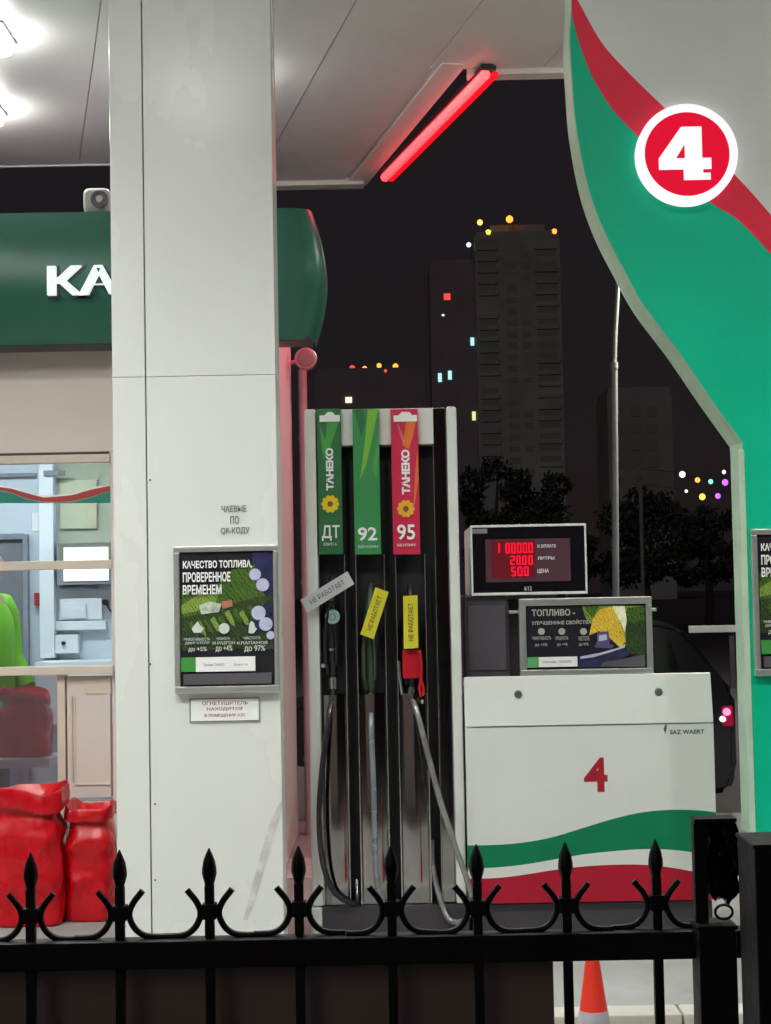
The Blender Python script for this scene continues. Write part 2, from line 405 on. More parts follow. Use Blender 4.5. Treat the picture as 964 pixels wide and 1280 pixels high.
d = (Vector((Cp.x, Cp.y, 0))-Vector((Bp.x, Bp.y, 0))); L_ = d.length
Me = Matrix.Translation((Bp.x, Bp.y, 0)) @ Matrix.Rotation(math.atan2(d.y, d.x), 4, 'Z')
eb.box(-.02, L_+.1, -.12, .02, HZ-.008, HZ+.3, .004, M=Me)
put('edge_trim', eb, soffit_m, canopy)
# black band of the far fascia that shows under the roof line on the kiosk side
# red tube lamp under the skew edge
t0, t1 = PZ(481, 222, HZ-.06), PZ(607, 93, HZ-.06)
tl = thing('tube_lamp', 'glowing red tube lamp along the slanting canopy edge', 'lamp', t0)
dirv = (t1-t0).normalized(); side = Vector((dirv.y, -dirv.x, 0))
Mt = Matrix.Translation(t0) @ Matrix.Rotation(math.atan2(dirv.y, dirv.x), 4, 'Z'); LL = (t1-t0).length
put('housing', MB().box(-.012, LL+.012, -.03, .06, .020, .05, .006, M=Mt), black_plastic, tl)
put('side_glow_strip', MB().box(-.03, LL+.03, .034, .066, -.018, .012, .006, M=Mt), tube_glow, tl)
ld = bpy.data.lights.new('tube_light', 'AREA'); ld.shape = 'RECTANGLE'; ld.size = LL; ld.size_y = .05; ld.energy = TUBE_W; ld.color = (1, .05, .17); ld.spread = math.radians(112)
lo_ = bpy.data.objects.new('tube_light', ld); COL.objects.link(lo_); lo_.parent = tl
lo_.matrix_parent_inverse = Matrix.Translation(-t0); lo_.matrix_basis = Matrix.Translation((0, 0, -.036)) @ Mt @ Matrix.Translation((LL/2, 0, 0)) @ Matrix.Rotation(math.radians(-27), 4, 'X')
tt = MB().tube([t0, t0+dirv*LL*.5, t1], .028, 14)
put('tube', tt, tube_core, tl)

# ceiling lamps: two in view, the rest unseen under the canopy
def ceiling_lamp(x, y, label, first):
    if first is None:
        t = thing('ceiling_lamp', label, 'lamp', (x, y, HZ), 'square lamps under the canopy')
        fb = MB(); fb.box(x-.16, x+.16, y-.16, y+.16, HZ-.02, HZ-.004, .006)
        put('frame', fb, alu, t)
        put('diffuser', MB().box(x-.145, x+.145, y-.145, y+.145, HZ-.085, HZ-.022, .028, 3), lamp_face, t)
    else:
        t = dup(first); t.location = (x, y, HZ); t['label'] = label; return t
    ld = bpy.data.lights.new('canopy_light', 'AREA'); ld.shape = 'SQUARE'; ld.size = .28; ld.energy = LAMP_W; ld.color = (.97, 1.0, .97); ld.spread = math.radians(138)
    lo = bpy.data.objects.new('canopy_light', ld); COL.objects.link(lo); lo.location = (0, 0, -.095); lo.parent = t
    return t
l1, l2 = PZ(-27, 40, HZ), PZ(-33, 133, HZ)
first = ceiling_lamp(l1.x, l1.y, 'bright square ceiling lamp at the left edge, the nearer and brighter', None)
ceiling_lamp(l2.x, l2.y, 'small bright ceiling lamp at the left edge just above the green sign', first)
for i, (x, y) in enumerate([(-2.9, 3.9), (-1.03, 3.95), (.9, 3.8), (2.7, 3.7), (-4.2, 5.0), (-2.6, 5.0), (4.4, 5.4), (-.95, 8.6), (1.9, 7.45), (-2.5, 3.2)]):  # out of view; the two deepest ones added to brighten the soffit
    t = dup(first); t.location = (x, y, HZ); t['label'] = 'unseen square ceiling lamp under the canopy'

# ------------------------------------------------------------------ white column
CYF = 6.4
x0 = P(141.5, 600, CYF).x; x1 = P(346.5, 600, CYF).x; xs = P(183.5, 600, CYF).x
column = thing('canopy_column', 'wide white clad column carrying posters, left of the fuel pump', 'column', ((x0+x1)/2, CYF+.12, IZ))
put('core', MB().box(x0+.012, x1-.012, CYF+.03, CYF+.22, IZ, HZ+.02), mat('column core', (.42, .43, .40), .6), column)
joints = [IZ+.003, P(240, 470, CYF).z, HZ-.01]
for i in range(2):
    pb = MB(); pb.box(x0, xs-.0022, CYF, CYF+.24, joints[i]+.0006, joints[i+1]-.0006, .004)
    put('cladding_panel', pb, white_clad, column)
    pb = MB(); pb.box(xs+.0022, x1, CYF+.001, CYF+.24, joints[i]+.0006, joints[i+1]-.0006, .004)
    put('cladding_panel', pb, white_clad, column)
for py in (600, 830, 1005, 1100):
    q = P(194 if py > 900 else 188, py, CYF); put('rivet', MB().lathe([(.004, -.003), (.004, .001)], (q.x, CYF, q.z), 8, 'y'), steel_edge, column)
sk2 = MB(); sk2.prism([XZ(x, y, CYF) for x, y in ((352, 1000), (353, 1015), (341, 1045), (331, 1085), (318, 1130), (309, 1150), (304, 1150), (314, 1112), (326, 1068), (338, 1025))], CYF-.0003, CYF+.0008)
put('scuff', sk2, mat('grey scuff', (.58, .59, .56), .5, var=.18, scale=20), column, angle=0)
# sticker lettering
st = MB()
for s_, a in (('ЧАЕВЫЕ', (277, 632, 308, 640)), ('ПО', (288, 645, 299, 655)), ('QR-КОДУ', (276, 659, 312, 668.5))):
    r = RC(*a, CYF); text_fit(st, s_, r[0], r[1], r[2], r[3], CYF-.0005, .0012, .01)
tag(put('sticker_lettering', st, letter_g, base=P(294, 668, CYF)), 'three lines of small grey lettering stuck on the column above the poster', 'sticker')

def art(parent, M, shapes, y, Y):          # flat printed shapes, px polygons at depth Y
    pass

class Art:
    """printed picture made of thin flat shapes, each layer 0.4 mm above the last"""
    def __init__(s, Y, root, dx=0., dpx=None): s.Y = Y; s.n = 1; s.root = root; s.d = {}; s.dx = dx
    def lay(s): s.n += 1; y = s.Y - .0004*s.n; return y
    def get(s, nm, M):
        key = nm if nm in ('sunflower', 'headline', 'small_print', 'fine_print', 'lettering', 'grade_lettering', 'small_lettering', 'white_badge') else (nm, s.n)
        if key not in s.d: s.d[key] = (MB(), M)
        return s.d[key][0]
    def rect(s, nm, M, a): 
        r = RC(*a, s.Y); y = s.lay(); s.get(nm, M).box(r[0]+s.dx, r[1]+s.dx, y, s.Y-.0002, r[2], r[3])
    def poly(s, nm, M, pts):
        y = s.lay(); s.get(nm, M).prism([(XZ(*p, s.Y)[0]+s.dx, XZ(*p, s.Y)[1]) for p in pts], y, s.Y-.0002)
    def dot(s, nm, M, px, py, r):
        y = s.lay(); x, z = XZ(px, py, s.Y); s.get(nm, M).disc(x+s.dx, z, r/F_PX*s.Y, y, s.Y-.0002, 24)
    def text(s, nm, M, t, a, bold=.012, spacing=1.):
        r = RC(*a, s.Y); y = s.lay(); text_fit(s.get(nm, M), t, r[0]+s.dx, r[1]+s.dx, r[2], r[3], s.Y-.0004*s.n+.0003, .0008, bold, spacing)
    def done(s):
        for nm, (b, M) in s.d.items(): put(nm if isinstance(nm, str) else nm[0], b, M, s.root, angle=0)

def big_poster(dx, root, Y):
    fr = MB(); o = RC(218, 682, 348.5, 866, Y); i_ = RC(225.5, 689.5, 342.5, 857, Y)
    o = (o[0]+dx, o[1]+dx, o[2], o[3]); i_ = (i_[0]+dx, i_[1]+dx, i_[2], i_[3])
    for b in ((o[0], o[1], i_[3], o[3]), (o[0], o[1], o[2], i_[2]), (o[0], i_[0], i_[2], i_[3]), (i_[1], o[1], i_[2], i_[3])):
        fr.box(b[0], b[1], Y-.012, Y+.02, b[2], b[3], .005)
    put('frame', fr, alu, root)
    put('backing', MB().box(i_[0]-.002, i_[1]+.002, Y, Y+.018, i_[2]-.002, i_[3]+.002), poster_k, root, angle=0)
    A = Art(Y, root, dx)
    A.rect('dark_field_picture', leaf_c, (226, 745, 342, 812)); A.rect('picture', poster_navy, (316, 690, 342, 790))
    rr = random.Random(3)
    A.poly('leaf_picture', leaf_a, [(227, 738), (262, 742), (290, 712), (318, 706), (331, 745), (300, 755), (262, 768), (227, 771)])
    A.poly('bright_leaf_picture', leaf_b, [(227, 757), (250, 742), (275, 741), (268, 756), (246, 764), (227, 768)])
    A.poly('dark_leaf_picture', leaf_c, [(227, 772), (262, 766), (300, 752), (341, 742), (341, 752), (300, 768), (258, 780), (227, 800)])
    for k in range(9):
        x = 236+k*9; yy = 781-k*2.4+rr.uniform(-3, 3)
        A.poly('bright_leaf_picture' if k % 2 else 'leaf_picture', leaf_b if k % 2 else leaf_a,
               [(x, yy), (x+5, yy-4), (x+11, yy+7), (x+13, yy+16), (x+8, yy+14)])
    A.poly('berry_picture', mat('poster coral', (.45, .17, .11), .3), [(277, 752), (290, 750), (291, 758), (279, 761)])
    A.poly('pale_flower_picture', mat('poster pale', (.48, .55, .45), .3, var=.3, scale=50), [(249, 757), (262, 752), (277, 755), (274, 765), (252, 768)])
    for a in ((319, 718, 7.3), (328.5, 731, 8), (323.5, 766, 8.8), (332.5, 780, 8.4), (338.5, 794, 5)): A.dot('round_bubbles', poster_lav, *a)
    A.text('headline', letter_w, 'КАЧЕСТВО ТОПЛИВА,', (229, 700.5, 315.5, 711.5), .03)
    A.text('headline', letter_w, 'ПРОВЕРЕННОЕ', (229, 715, 288.5, 727.5), .03)
    A.text('headline', letter_w, 'ВРЕМЕНЕМ', (229, 731, 277.5, 743), .03)
    pale = mat('poster print white', (.60, .66, .62), .35)
    A.poly('icons', pale, [(240, 786), (244, 781), (247, 777), (250, 781), (255, 786), (251, 791), (243, 791)]); A.dot('icons', pale, 280.5, 785.5, 6.6)
    A.poly('icons', pale, [(311, 791), (312, 780), (314.5, 776), (318, 779), (319, 784), (321.5, 786), (318.5, 790), (316, 792)])
    for t, a in (('ЭФФЕКТИВНОСТЬ', (230, 797, 263, 801)), ('ДВИГАТЕЛЯ', (232, 802, 262, 805.5)), ('до +5%', (236, 808.5, 259, 815)),
                 ('МОЩНОСТЬ', (271.5, 796.5, 288, 800)), ('И РАЗГОН', (266.5, 801.5, 294, 805.5)), ('до +4%', (270, 806.5, 291, 815)),
                 ('ЧИСТОТА', (305, 795.5, 326, 799)), ('КЛАПАНОВ', (297, 801.5, 335, 805)), ('до 97%', (306, 806.5, 332, 815))):
        A.text('small_print', pale, t, a, .01)
    A.rect('green_logo_block', poster_green, (227, 822, 245, 839.5))
    A.rect('white_block', letter_w, (245.4, 821, 319.5, 839))
    A.text('fine_print', letter_g, 'Топливо ТАНЕКО', (255, 829, 281, 832.5), 0); A.text('fine_print', letter_g, 'Евро 6', (293, 829, 310, 832), 0)
    A.rect('grey_strip', poster_gr, (230, 841.5, 340, 855))
    A.done()
YP = CYF-.022
pst = thing('poster_frame', 'framed dark green fuel poster hanging on the white column', 'poster', P(283, 866, YP))
big_poster(0, pst, YP)
Yn = CYF-.004
nb = thing('notice_plate', 'small white bordered notice with red lettering below the column poster', 'sign', P(280, 903, Yn))
r = RC(236.5, 871.5, 325.5, 903, Yn)
put('plate', MB().box(r[0], r[1], Yn, CYF-.0005, r[2], r[3], .003), letter_w, nb)
bb = MB()
for b in ((r[0]+.002, r[1]-.002, r[3]-.007, r[3]-.003), (r[0]+.002, r[1]-.002, r[2]+.003, r[2]+.007), (r[0]+.002, r[0]+.006, r[2]+.0075, r[3]-.0075), (r[1]-.006, r[1]-.002, r[2]+.0075, r[3]-.0075)):
    bb.box(b[0], b[1], Yn-.001, Yn+.001, b[2], b[3])
put('border', bb, mat('border grey green', (.10, .13, .12), .5), nb)
tb = MB()
for s_, a in (('ОГНЕТУШИТЕЛЬ', (253, 876.5, 310, 881)), ('НАХОДИТСЯ', (259, 884, 303, 888.5)), ('В ПОМЕЩЕНИИ АЗС', (256, 892, 307, 896.5))):
    q = RC(*a, Yn); text_fit(tb, s_, *q, Yn-.0002, .001, .015)
put('lettering', tb, letter_r, nb)

# ------------------------------------------------------------------ curved green fin with number 4
FY = 6.4; FT = .22
fin = thing('canopy_fin', 'tall curved green white and red sign pillar with lit number 4', 'sign pillar', (2.2, FY+.13, IZ))
edge_px = [(714, -180), (713, -90), (713.5, 0), (711.5, 47), (714, 94), (719, 155), (732, 225), (751, 281), (777, 333), (803, 380), (845, 436), (887, 497), (927, 553), (930, 560)]
edge = [XZ(x, y, FY) for x, y in edge_px]
def spline(pts, n=6):
    out = []
    for i in range(len(pts)-1):
        p0, p1, p2, p3 = [Vector(pts[max(0, min(len(pts)-1, j))]) for j in (i-1, i, i+1, i+2)]
        for k in range(n):
            t = k/n
            out.append(tuple(.5*((2*p1)+(p2-p0)*t+(2*p0-5*p1+4*p2-p3)*t*t+(3*p1-p0-3*p2+p3)*t*t*t)))
    out.append(tuple(pts[-1])); return out
up = spline(edge[:-1], 6)
zb = P(950, 1046, FY).z; xl = P(935, 800, FY).x; xr = xl+1.15
up = [p for p in up if p[1] < HZ-.02]
curve = [(up[0][0], HZ-.005)] + up
full = curve + [(xl, P(935, 562, FY).z), (xl, zb), (xr, zb), (xr, HZ-.005)]
put('body', MB().prism(full, FY+.003, FY+FT), pale_edge, fin, angle=30)
# front films butt edge to edge: green, red, white
lo_px = [(714.6, 12), (716.5, 26), (726.5, 61), (741.5, 98), (765, 136), (791, 164), (840, 214), (891, 255), (924, 276), (964, 318), (1010, 370), (1080, 470)]
hi_px = [(714.8, -6), (722, 0), (751, 51.5), (784, 89), (828, 132), (875, 176), (922, 222), (964, 269), (1010, 326), (1080, 420)]
lo = spline([XZ(x, y, FY) for x, y in lo_px], 4); hi = spline([XZ(x, y, FY) for x, y in hi_px], 4)
inset = .004
def clampx(p): return p
gl = [(x+inset, z) for x, z in curve if z < lo[0][1]-.002]
green = [(lo[0][0]+inset, lo[0][1])] + gl + [(xl+inset, P(935, 562, FY).z), (xl+inset, zb+.012), (xr-inset, zb+.012), (xr-inset, lo[-1][1])] + lo[::-1][:-1]
put('green_film', MB().prism(green, FY-.001, FY+.002), green_sign, fin, angle=0)
red = lo + [(xr-inset, lo[-1][1]), (xr-inset, hi[-1][1])] + hi[::-1]
put('red_film', MB().prism(red, FY-.001, FY+.002), red_band, fin, angle=0)
whf = hi + [(xr-inset, hi[-1][1]), (xr-inset, HZ-.02), (curve[0][0]+inset, HZ-.02)] + [(x+inset, z) for x, z in curve if z > hi[0][1]+.004 and z < HZ-.03]
put('white_film', MB().prism(whf, FY-.001, FY+.002), white_paint, fin, angle=0)
cf = MB(); xg = xl-.002
cf.box(xl-.018, xl+.008, FY-.006, FY+.06, IZ, P(935, 562, FY).z, .004); put('corner_profile', cf, pale_edge, fin)
put('base', MB().box(xl+.012, xr, FY+.02, FY+FT-.02, IZ, zb-.003, .006), mat('fin base grey', (.35, .37, .35), .5, dirt=.2), fin)
dc = XZ(856, 197, FY); mpp = FY/F_PX
dm = put('number_disc', MB().disc(dc[0], dc[1], 60*mpp, FY-.05, FY-.0015, 64), mat('disc rim', (.5, .5, .5), .4), fin)
put('white_ring', MB().ring(dc[0], dc[1], 53.5*mpp, 63.5*mpp, FY-.056, FY-.002, 64), disc_w, fin)
put('red_face', MB().disc(dc[0], dc[1], 53.3*mpp, FY-.0535, FY-.0505, 64), disc_r, fin)
q = RC(820.5, 163.5, 885.5, 229.5, FY)
n4 = [(.62, 1), (1-.26, 1), (.84, 1), (.84, .40), (1, .40), (1, .20), (.84, .20), (.84, 0), (.49, 0), (.49, .18), (0, .18), (0, .40), (.40, 1)]
fx = lambda u, v: (q[0]+u*(q[1]-q[0]), q[2]+v*(q[3]-q[2]))
nm = MB()
# heavy slab figure 4 with its small triangular counter
for poly in ([(0, .20), (1, .20), (1, .41), (0, .41)], [(0, .412), (.44, 1), (.498, 1), (.498, .67), (.33, .412)],
             [(.50, .412), (.83, .412), (.83, 1), (.50, 1)], [(.47, 0), (.98, 0), (.98, .13), (.84, .13), (.84, .198), (.47, .198)]):
    nm.prism([fx(*p) for p in poly], FY-.0565, FY-.054)
put('numeral', nm, disc_w, fin)
# poster on the fin
dxp = P(941, 750, YP).x - P(218, 770, YP).x
fp = thing('poster_frame', 'framed fuel poster on the green pillar, cut off by the right edge', 'poster', P(950, 848, YP) + Vector((.2, 0, 0)))
dzp = Vector((0, 0, P(941, 662, YP).z - P(218, 684, YP).z))
big_poster(dxp, fp, YP)
fp.location += dzp

# ------------------------------------------------------------------ kiosk
KF, KB = 7.8, 9.9
kxr, kxl = -.572, -4.6
kz = lambda py, px=70: P(px, py, KF).z
kx = lambda px, py=700: P(px, py, KF).x
kiosk = thing('cash_kiosk', 'small beige cashier kiosk with rounded green sign and lit window', 'kiosk', (-2.2, 8.8, IZ))
ZT = P(70, 268, 7.62).z; ZS = P(70, 432, 7.62).z
wb = MB()
wb.box(kxl, kxr, KF, KF+.08, kz(566), ZS+.05, .003)                      # wall above the window
wb.box(kx(139), kxr, KF, KF+.08, IZ, kz(566)-.002)                       # right end, behind the column
wb.box(kxr-.08, kxr, KF+.083, KB, IZ+.02, ZT-.05)                        # right side wall
wb.box(kxl, kxl+.08, KF+.083, KB, IZ, ZT-.05)
put('wall', wb, kiosk_wall, kiosk)
put('back_wall', MB().box(kxl+.083, kxr-.083, KB-.08, KB, IZ, ZT-.05), room_wall, kiosk)
put('room_floor', MB().box(kxl+.083, kxr-.083, KF+.083, KB-.083, IZ+.001, IZ+.06), room_grey, kiosk)
put('room_ceiling', MB().box(kxl+.083, kxr-.083, KF+.083, KB-.083, ZS+.02, ZS+.06), mat('white ceiling', (.7, .72, .74), .7), kiosk)
put('roof', MB().box(kxl-.1, kxr+.02, KF+.07, KB+.05, ZT-.045, ZT-.012, .01), dark_grey, kiosk)
# barrel fascia, front and right end
sxr = P(391, 350, 7.6).x; sfy = 7.58
sb_ = MB(); rows = 18; prev = None
for j in range(rows+1):
    t = j/rows; z = ZS+(ZT-ZS)*t; bq = math.sin(PI*t)
    xr_ = sxr + .062*bq; yf = sfy - .075*bq
    c = [(-4.9, yf, z), (xr_-.10, yf, z), (xr_-.05, yf+.012, z), (xr_-.015, yf+.04, z), (xr_, yf+.09, z), (xr_, 7.86, z)]
    cur = [sb_.bm.verts.new(p) for p in c]
    if prev:
        for i in range(len(c)-1): sb_.bm.faces.new((prev[i], prev[i+1], cur[i+1], cur[i]))
    prev = cur; ends = cur
sb_.bm.faces.new([sb_.bm.verts.new(v.co+Vector((0, 0, 0))) for v in ends] + [sb_.bm.verts.new((-4.9, 7.86, ZT))])
sign = put('fascia_sign', sb_, green_kiosk, kiosk, angle=60)
put('fascia_underside', MB().box(-4.9, sxr-.01, sfy+.01, KF-.003, ZS-.002, ZS+.018), dark_grey, kiosk)
YL = sfy-.075-.03
r = RC(59.5, 330.5, 292, 367.5, YL)
lb = MB(); text_fit(lb, 'КАССА', r[0], r[1], r[2], r[3], YL, .03, .035, 1.02)
put('lettering', lb, kassa_w, sign)
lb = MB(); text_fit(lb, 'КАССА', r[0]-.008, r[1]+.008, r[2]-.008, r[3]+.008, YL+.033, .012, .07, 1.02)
put('letter_shadow', lb, mat('letter shadow plate', (.035, .045, .06), .5), sign)  # dark shadow round the letters, put in as a plate
# window frame
fr = MB()
fr.box(kxl, kx(139), KF-.02, KF+.06, kz(579), kz(569), .004)
fr.box(kxl, kx(140), KF-.015, KF+.06, kz(712), kz(701), .004)
fr.box(kxl, kx(142), KF-.06, KF+.06, kz(843), kz(833), .004)
fr.box(kx(73, 950), kx(83, 950), KF-.02, KF+.06, IZ+.01, kz(843)-.002, .004)
fr.box(kx(-250), kx(-240), KF-.02, KF+.06, kz(833), kz(579), .004)
win = put('window', fr, kiosk_frame, kiosk)
gb = MB(); gb.box(kxl, kx(139), KF+.02, KF+.028, kz(700.5), kz(580)); put('pane', gb, clear_glass, win, angle=0)
gb = MB(); gb.box(kxl, kx(140), KF+.021, KF+.029, kz(832), kz(713)); put('pane', gb, clear_glass, win, angle=0)
gb = MB(); gb.box(kx(71), kx(139), KF+.035, KF+.041, kz(700.5), kz(580)); put('tinted_pane', gb, amber_glass, win, angle=0)  # second pane with a yellowish tint
gb = MB(); gb.box(kxl, kx(72, 920), KF+.02, KF+.028, IZ+.01, kz(844)); put('lower_pane', gb, smoked_glass, win, angle=0)
put('dark_joint', MB().box(kxl, kx(138), KF-.006, KF-.001, kz(569), kz(565.5)), mat('dark brown joint', (.07, .04, .04), .6), kiosk)
# thin coloured wave bands laid on the glass
def pxband(top, bot, Y, y0, y1):
    b = MB(); return b.band([XZ(x, y, Y) for x, y in top], [XZ(x, y, Y) for x, y in bot], y0, y1)
YG = KF+.0195
xsb = [-60, -20, 0, 15, 35, 55, 71, 90, 115, 139]
rt = [600, 604, 609, 611, 617, 622, 621, 619, 612, 607]; rb_ = [606, 610, 613, 616, 624, 627.5, 628, 627, 621, 613]
put('red_wave_band', pxband(list(zip(xsb, rt)), list(zip(xsb, rb_)), YG, YG-.001, YG), mat('red wave tone', (.40, .05, .05), .4), win)
put('white_wave_band', pxband([(x, y-2.5) for x, y in zip(xsb, rt)], [(x, y-.3) for x, y in zip(xsb, rt)], YG, YG-.001, YG), letter_w, win)
put('green_wave_band', pxband([(x, y+.3) for x, y in zip(xsb, rb_)], [(x, 629) for x in xsb], YG, YG-.001, YG), mat('teal wave tone', (.02, .24, .17), .4), win)
# cash drawer panel below the sill
dp = MB(); dp.box(kx(85, 950), kx(139, 950), KF-.012, KF+.05, kz(998), kz(846), .004); drawer = put('drawer_panel', dp, kiosk_wall, kiosk)
db = MB()
db.box(kx(90, 950), kx(92, 950), KF-.022, KF-.0125, kz(975), kz(870), .002)
db.box(kx(94, 950), kx(139, 950), KF-.018, KF-.0125, kz(982), kz(979.5), .001); db.box(kx(94, 950), kx(95.5, 950), KF-.018, KF-.0125, kz(979), kz(872), .001)
db.box(kx(108, 850), kx(139, 850), KF-.016, KF-.0125, kz(868), kz(850), .003)
put('drawer_trim', db, kiosk_frame, drawer)
sd = MB()
z = IZ; zt = kz(1002); h = .095
while z < zt-.01:
    z2 = min(z+h-.004, zt); sd.box(kx(85, 1080), kx(139, 1080), KF-.012, KF+.05, z, z2, .004); z += h
put('siding', sd, kiosk_white, kiosk)
# room fittings
RY = KB-.085
def rbox(name, M, a, d, Y=RY, parent=kiosk, bev=.004):
    r = RC(*a, Y); return put(name, MB().box(r[0], r[1], Y-d, Y-.001, r[2], r[3], bev), M, parent)
rbox('inner_door', room_dark, (-60, 676, 31, 1000), .02); fr2 = MB()
for a in ((31.5, 668, 38, 1000), (-66, 668, 31, 675.5)): 
    r = RC(*a, RY); fr2.box(r[0], r[1], RY-.05, RY-.001, r[2], r[3], .004)
put('inner_door_frame', fr2, room_grey, kiosk)
rbox('pilaster', room_box, (53, 560, 71, 822), .09)
b1 = rbox('light_box', room_grey, (75, 679, 144, 731), .10); rbox('light_box_face', room_light, (80, 684, 136, 726), .012, RY-.10, b1)
rbox('wall_sheet', room_box, (76, 600, 122, 661), .02)
b2 = rbox('switch_board', room_box, (76, 748, 129, 775), .04); rbox('meter_plate', mat('pale plate', (.7, .74, .78), .4), (78, 754, 108, 773), .012, RY-.04, b2)
rbox('cable_duct', room_box, (62, 776, 134, 787.5), .05)
b3 = rbox('junction_box', room_box, (72, 793, 101, 816), .08); q = P(80, 804, RY-.08); put('knob', MB().lathe([(.012, -.02), (.012, 0)], q, 10, 'y'), black_plastic, b3)
rbox('fire_button', mat('alarm red', (.35, .02, .03), .4), (45, 741, 51, 757), .05)
rbox('worktop', room_box, (60, 824, 160, 900), .35)
rbox('paper_sheet', mat('white paper', (.78, .79, .78), .7), (108, 634, 121, 656), .004, RY-.02)
rbox('paper_sheet', mat('white paper', (.78, .79, .78), .7), (40, 640, 50, 664), .003)
rbox('cable_tray', room_grey, (-20, 592, 46, 597), .03); rbox('wall_vent', room_grey, (55, 588, 82, 595), .02, RY-.09)
rbox('shelf_strip', room_grey, (76, 733, 124, 736), .05)
cb = MB(); cb.tube([P(132, 753, RY-.06), P(137, 762, RY-.06), P(147, 772, RY-.05), P(165, 790, RY-.03)], .006, 6); q = P(132, 753, RY-.05); cb.lathe([(.018, -.03), (.018, 0.04)], q, 10, 'y')
put('socket_cable', cb, black_plastic, kiosk)
rl = MB(); q = P(-20, 580, 8.5); rl.box(q.x-.5, q.x+.12, 8.4, 8.7, ZS-.03, ZS+.015); put('room_lamp', rl, room_light, kiosk)
for lx, ly, e in ((-2.0, 8.7, KIOSK_W), (-3.2, 8.7, KIOSK_W)):
    ld = bpy.data.lights.new('room_lamp_light', 'AREA'); ld.shape = 'RECTANGLE'; ld.size = .9; ld.size_y = .3; ld.energy = e; ld.color = (.84, .94, 1)
    lo_ = bpy.data.objects.new('room_lamp_light', ld); COL.objects.link(lo_); lo_.location = Vector((lx, ly, ZS-.05)) - BASE[kiosk]; lo_.parent = kiosk
# shelf tray behind the lower pane, with its red sack
tr_y = 8.0
r = RC(-60, 949, 62, 961, tr_y); tr = MB(); tr.box(r[0], r[1], tr_y, tr_y+.3, r[2], r[3], .008)
tag(put('white_tray', tr, room_box, base=(r[0]+.2, tr_y+.15, r[2])), 'white tray shelf behind the dark lower kiosk pane', 'tray')

def sack(cx, cy, z0, z1, wx, wy, seed, neck=.80, cuff=.13, amp=.05):
    """plastic sack: soft box body, gathered neck, mouth rolled over into a loose cuff"""
    b = MB(); n = 110; H = z1-z0; rings = []
    body = [(j/56*neck, None) for j in range(57)]
    prof = []
    for t, _ in body:
        u = t/neck
        s_ = (.94 if u == 0 else .97) + .05*math.sin(PI*min(1, u*1.05)) - .13*max(0, (u-.80)/.20)**1.6
        prof.append((t, s_, 0))
    prof += [(neck+.03, .84, .3), (neck+.07, .88, .6), (.985, .93, 1), (1.0, .97, 1), (.985, 1.01, 1), (1-cuff*.5, 1.04, 1), (1-cuff*.9, 1.05, 1), (1-cuff, 1.02, 1), (1-cuff*.9, .95, .8)]
    N = len(prof)
    def ringat(t, s_, c, k):
        a = 2*PI*k/n; ca, sa = math.cos(a), math.sin(a); e = .42
        x = math.copysign(abs(ca)**e, ca)*wx/2*s_; y = math.copysign(abs(sa)**.55, sa)*wy/2*s_
        q = Vector((x*6+seed*11, y*6, t*H*6))
        crease = 1-abs(noise.noise(Vector((q.x*1.2, q.y*1.2, q.z*.9))))*3.2          # sharp ridges
        diag = 1-abs(noise.noise(Vector((q.x*.8+q.z*.6, q.y, q.z*.8-q.x*.5+9))))*3.0
        fine = 1-abs(noise.noise(Vector((q.x*2.6+5, q.y*2.6, q.z*1.7+q.x))))*3
        rr = 1+amp*.35*(fine-.3)+amp*(crease-.35)*.9+amp*(diag-.35)*(1.1 if t > neck*.7 else .5)+amp*.8*c*noise.noise(Vector((q.x*2, q.y*2, seed)))
        z = z0+t*H + c*(.022*noise.noise(Vector((x*8+seed*3, y*8, 1.5)))+.012*math.sin(a*2+seed)) - .02*c*(x/wx)
        return Vector((cx+x*rr, cy+y*rr, z))
    for t, s_, c in prof: rings.append([ringat(t, s_, c, k) for k in range(n)])
    # dark inside of the mouth
    R = [[b.bm.verts.new(p) for p in ring] for ring in rings]
    for i in range(N-1):
        for k in range(n): b.bm.faces.new((R[i][k], R[i][(k+1) % n], R[i+1][(k+1) % n], R[i+1][k]))
    b.bm.faces.new(R[0][::-1])
    top = rings[N-6]; c_ = sum(top, Vector())/n
    I = [R[N-6]]
    for f, dz in ((.82, -.035), (.7, -.06), (.25, -.07)):
        I.append([b.bm.verts.new(c_+(p-c_)*f+Vector((0, 0, dz))) for p in top])
    for i in range(3):
        for k in range(n): b.bm.faces.new((I[i][k], I[i+1][k], I[i+1][(k+1) % n], I[i][(k+1) % n]))
    b.bm.faces.new(I[3]); return b
def place_sack(px0, px1, py0, Y, label, seed, z0=IZ, **kw):
    a, b = P(px0, 1080, Y), P(px1, 1080, Y); zt = P((px0+px1)/2, py0, Y).z
    bm_ = sack((a.x+b.x)/2, Y+.12, z0+.002, zt, b.x-a.x, .26, seed, **kw)
    o = put('red_sack', bm_, red_sack, base=((a.x+b.x)/2, Y+.12, z0), angle=50)
    return tag(o, label, 'sack', 'red plastic sacks at the kiosk')
place_sack(-32, 75, 986, 7.32, 'big crumpled red plastic sack at the left edge with a folded mouth', 1, neck=.79, cuff=.15)
place_sack(79, 139, 1008, 7.42, 'narrower red plastic sack standing right beside the white column', 2, neck=.84, cuff=.11, amp=.06)
z_tr = P(0, 949, tr_y).z
a, b = P(-8, 900, tr_y), P(56, 900, tr_y)
o = put('red_sack', sack((a.x+b.x)/2, tr_y+.15, z_tr+.001, P(25, 866, tr_y).z, b.x-a.x, .2, 5, neck=.8), red_sack, base=((a.x+b.x)/2, tr_y+.15, z_tr), angle=50)
tag(o, 'dim red sack lying on the white tray behind the kiosk glass', 'sack', 'red plastic sacks at the kiosk')
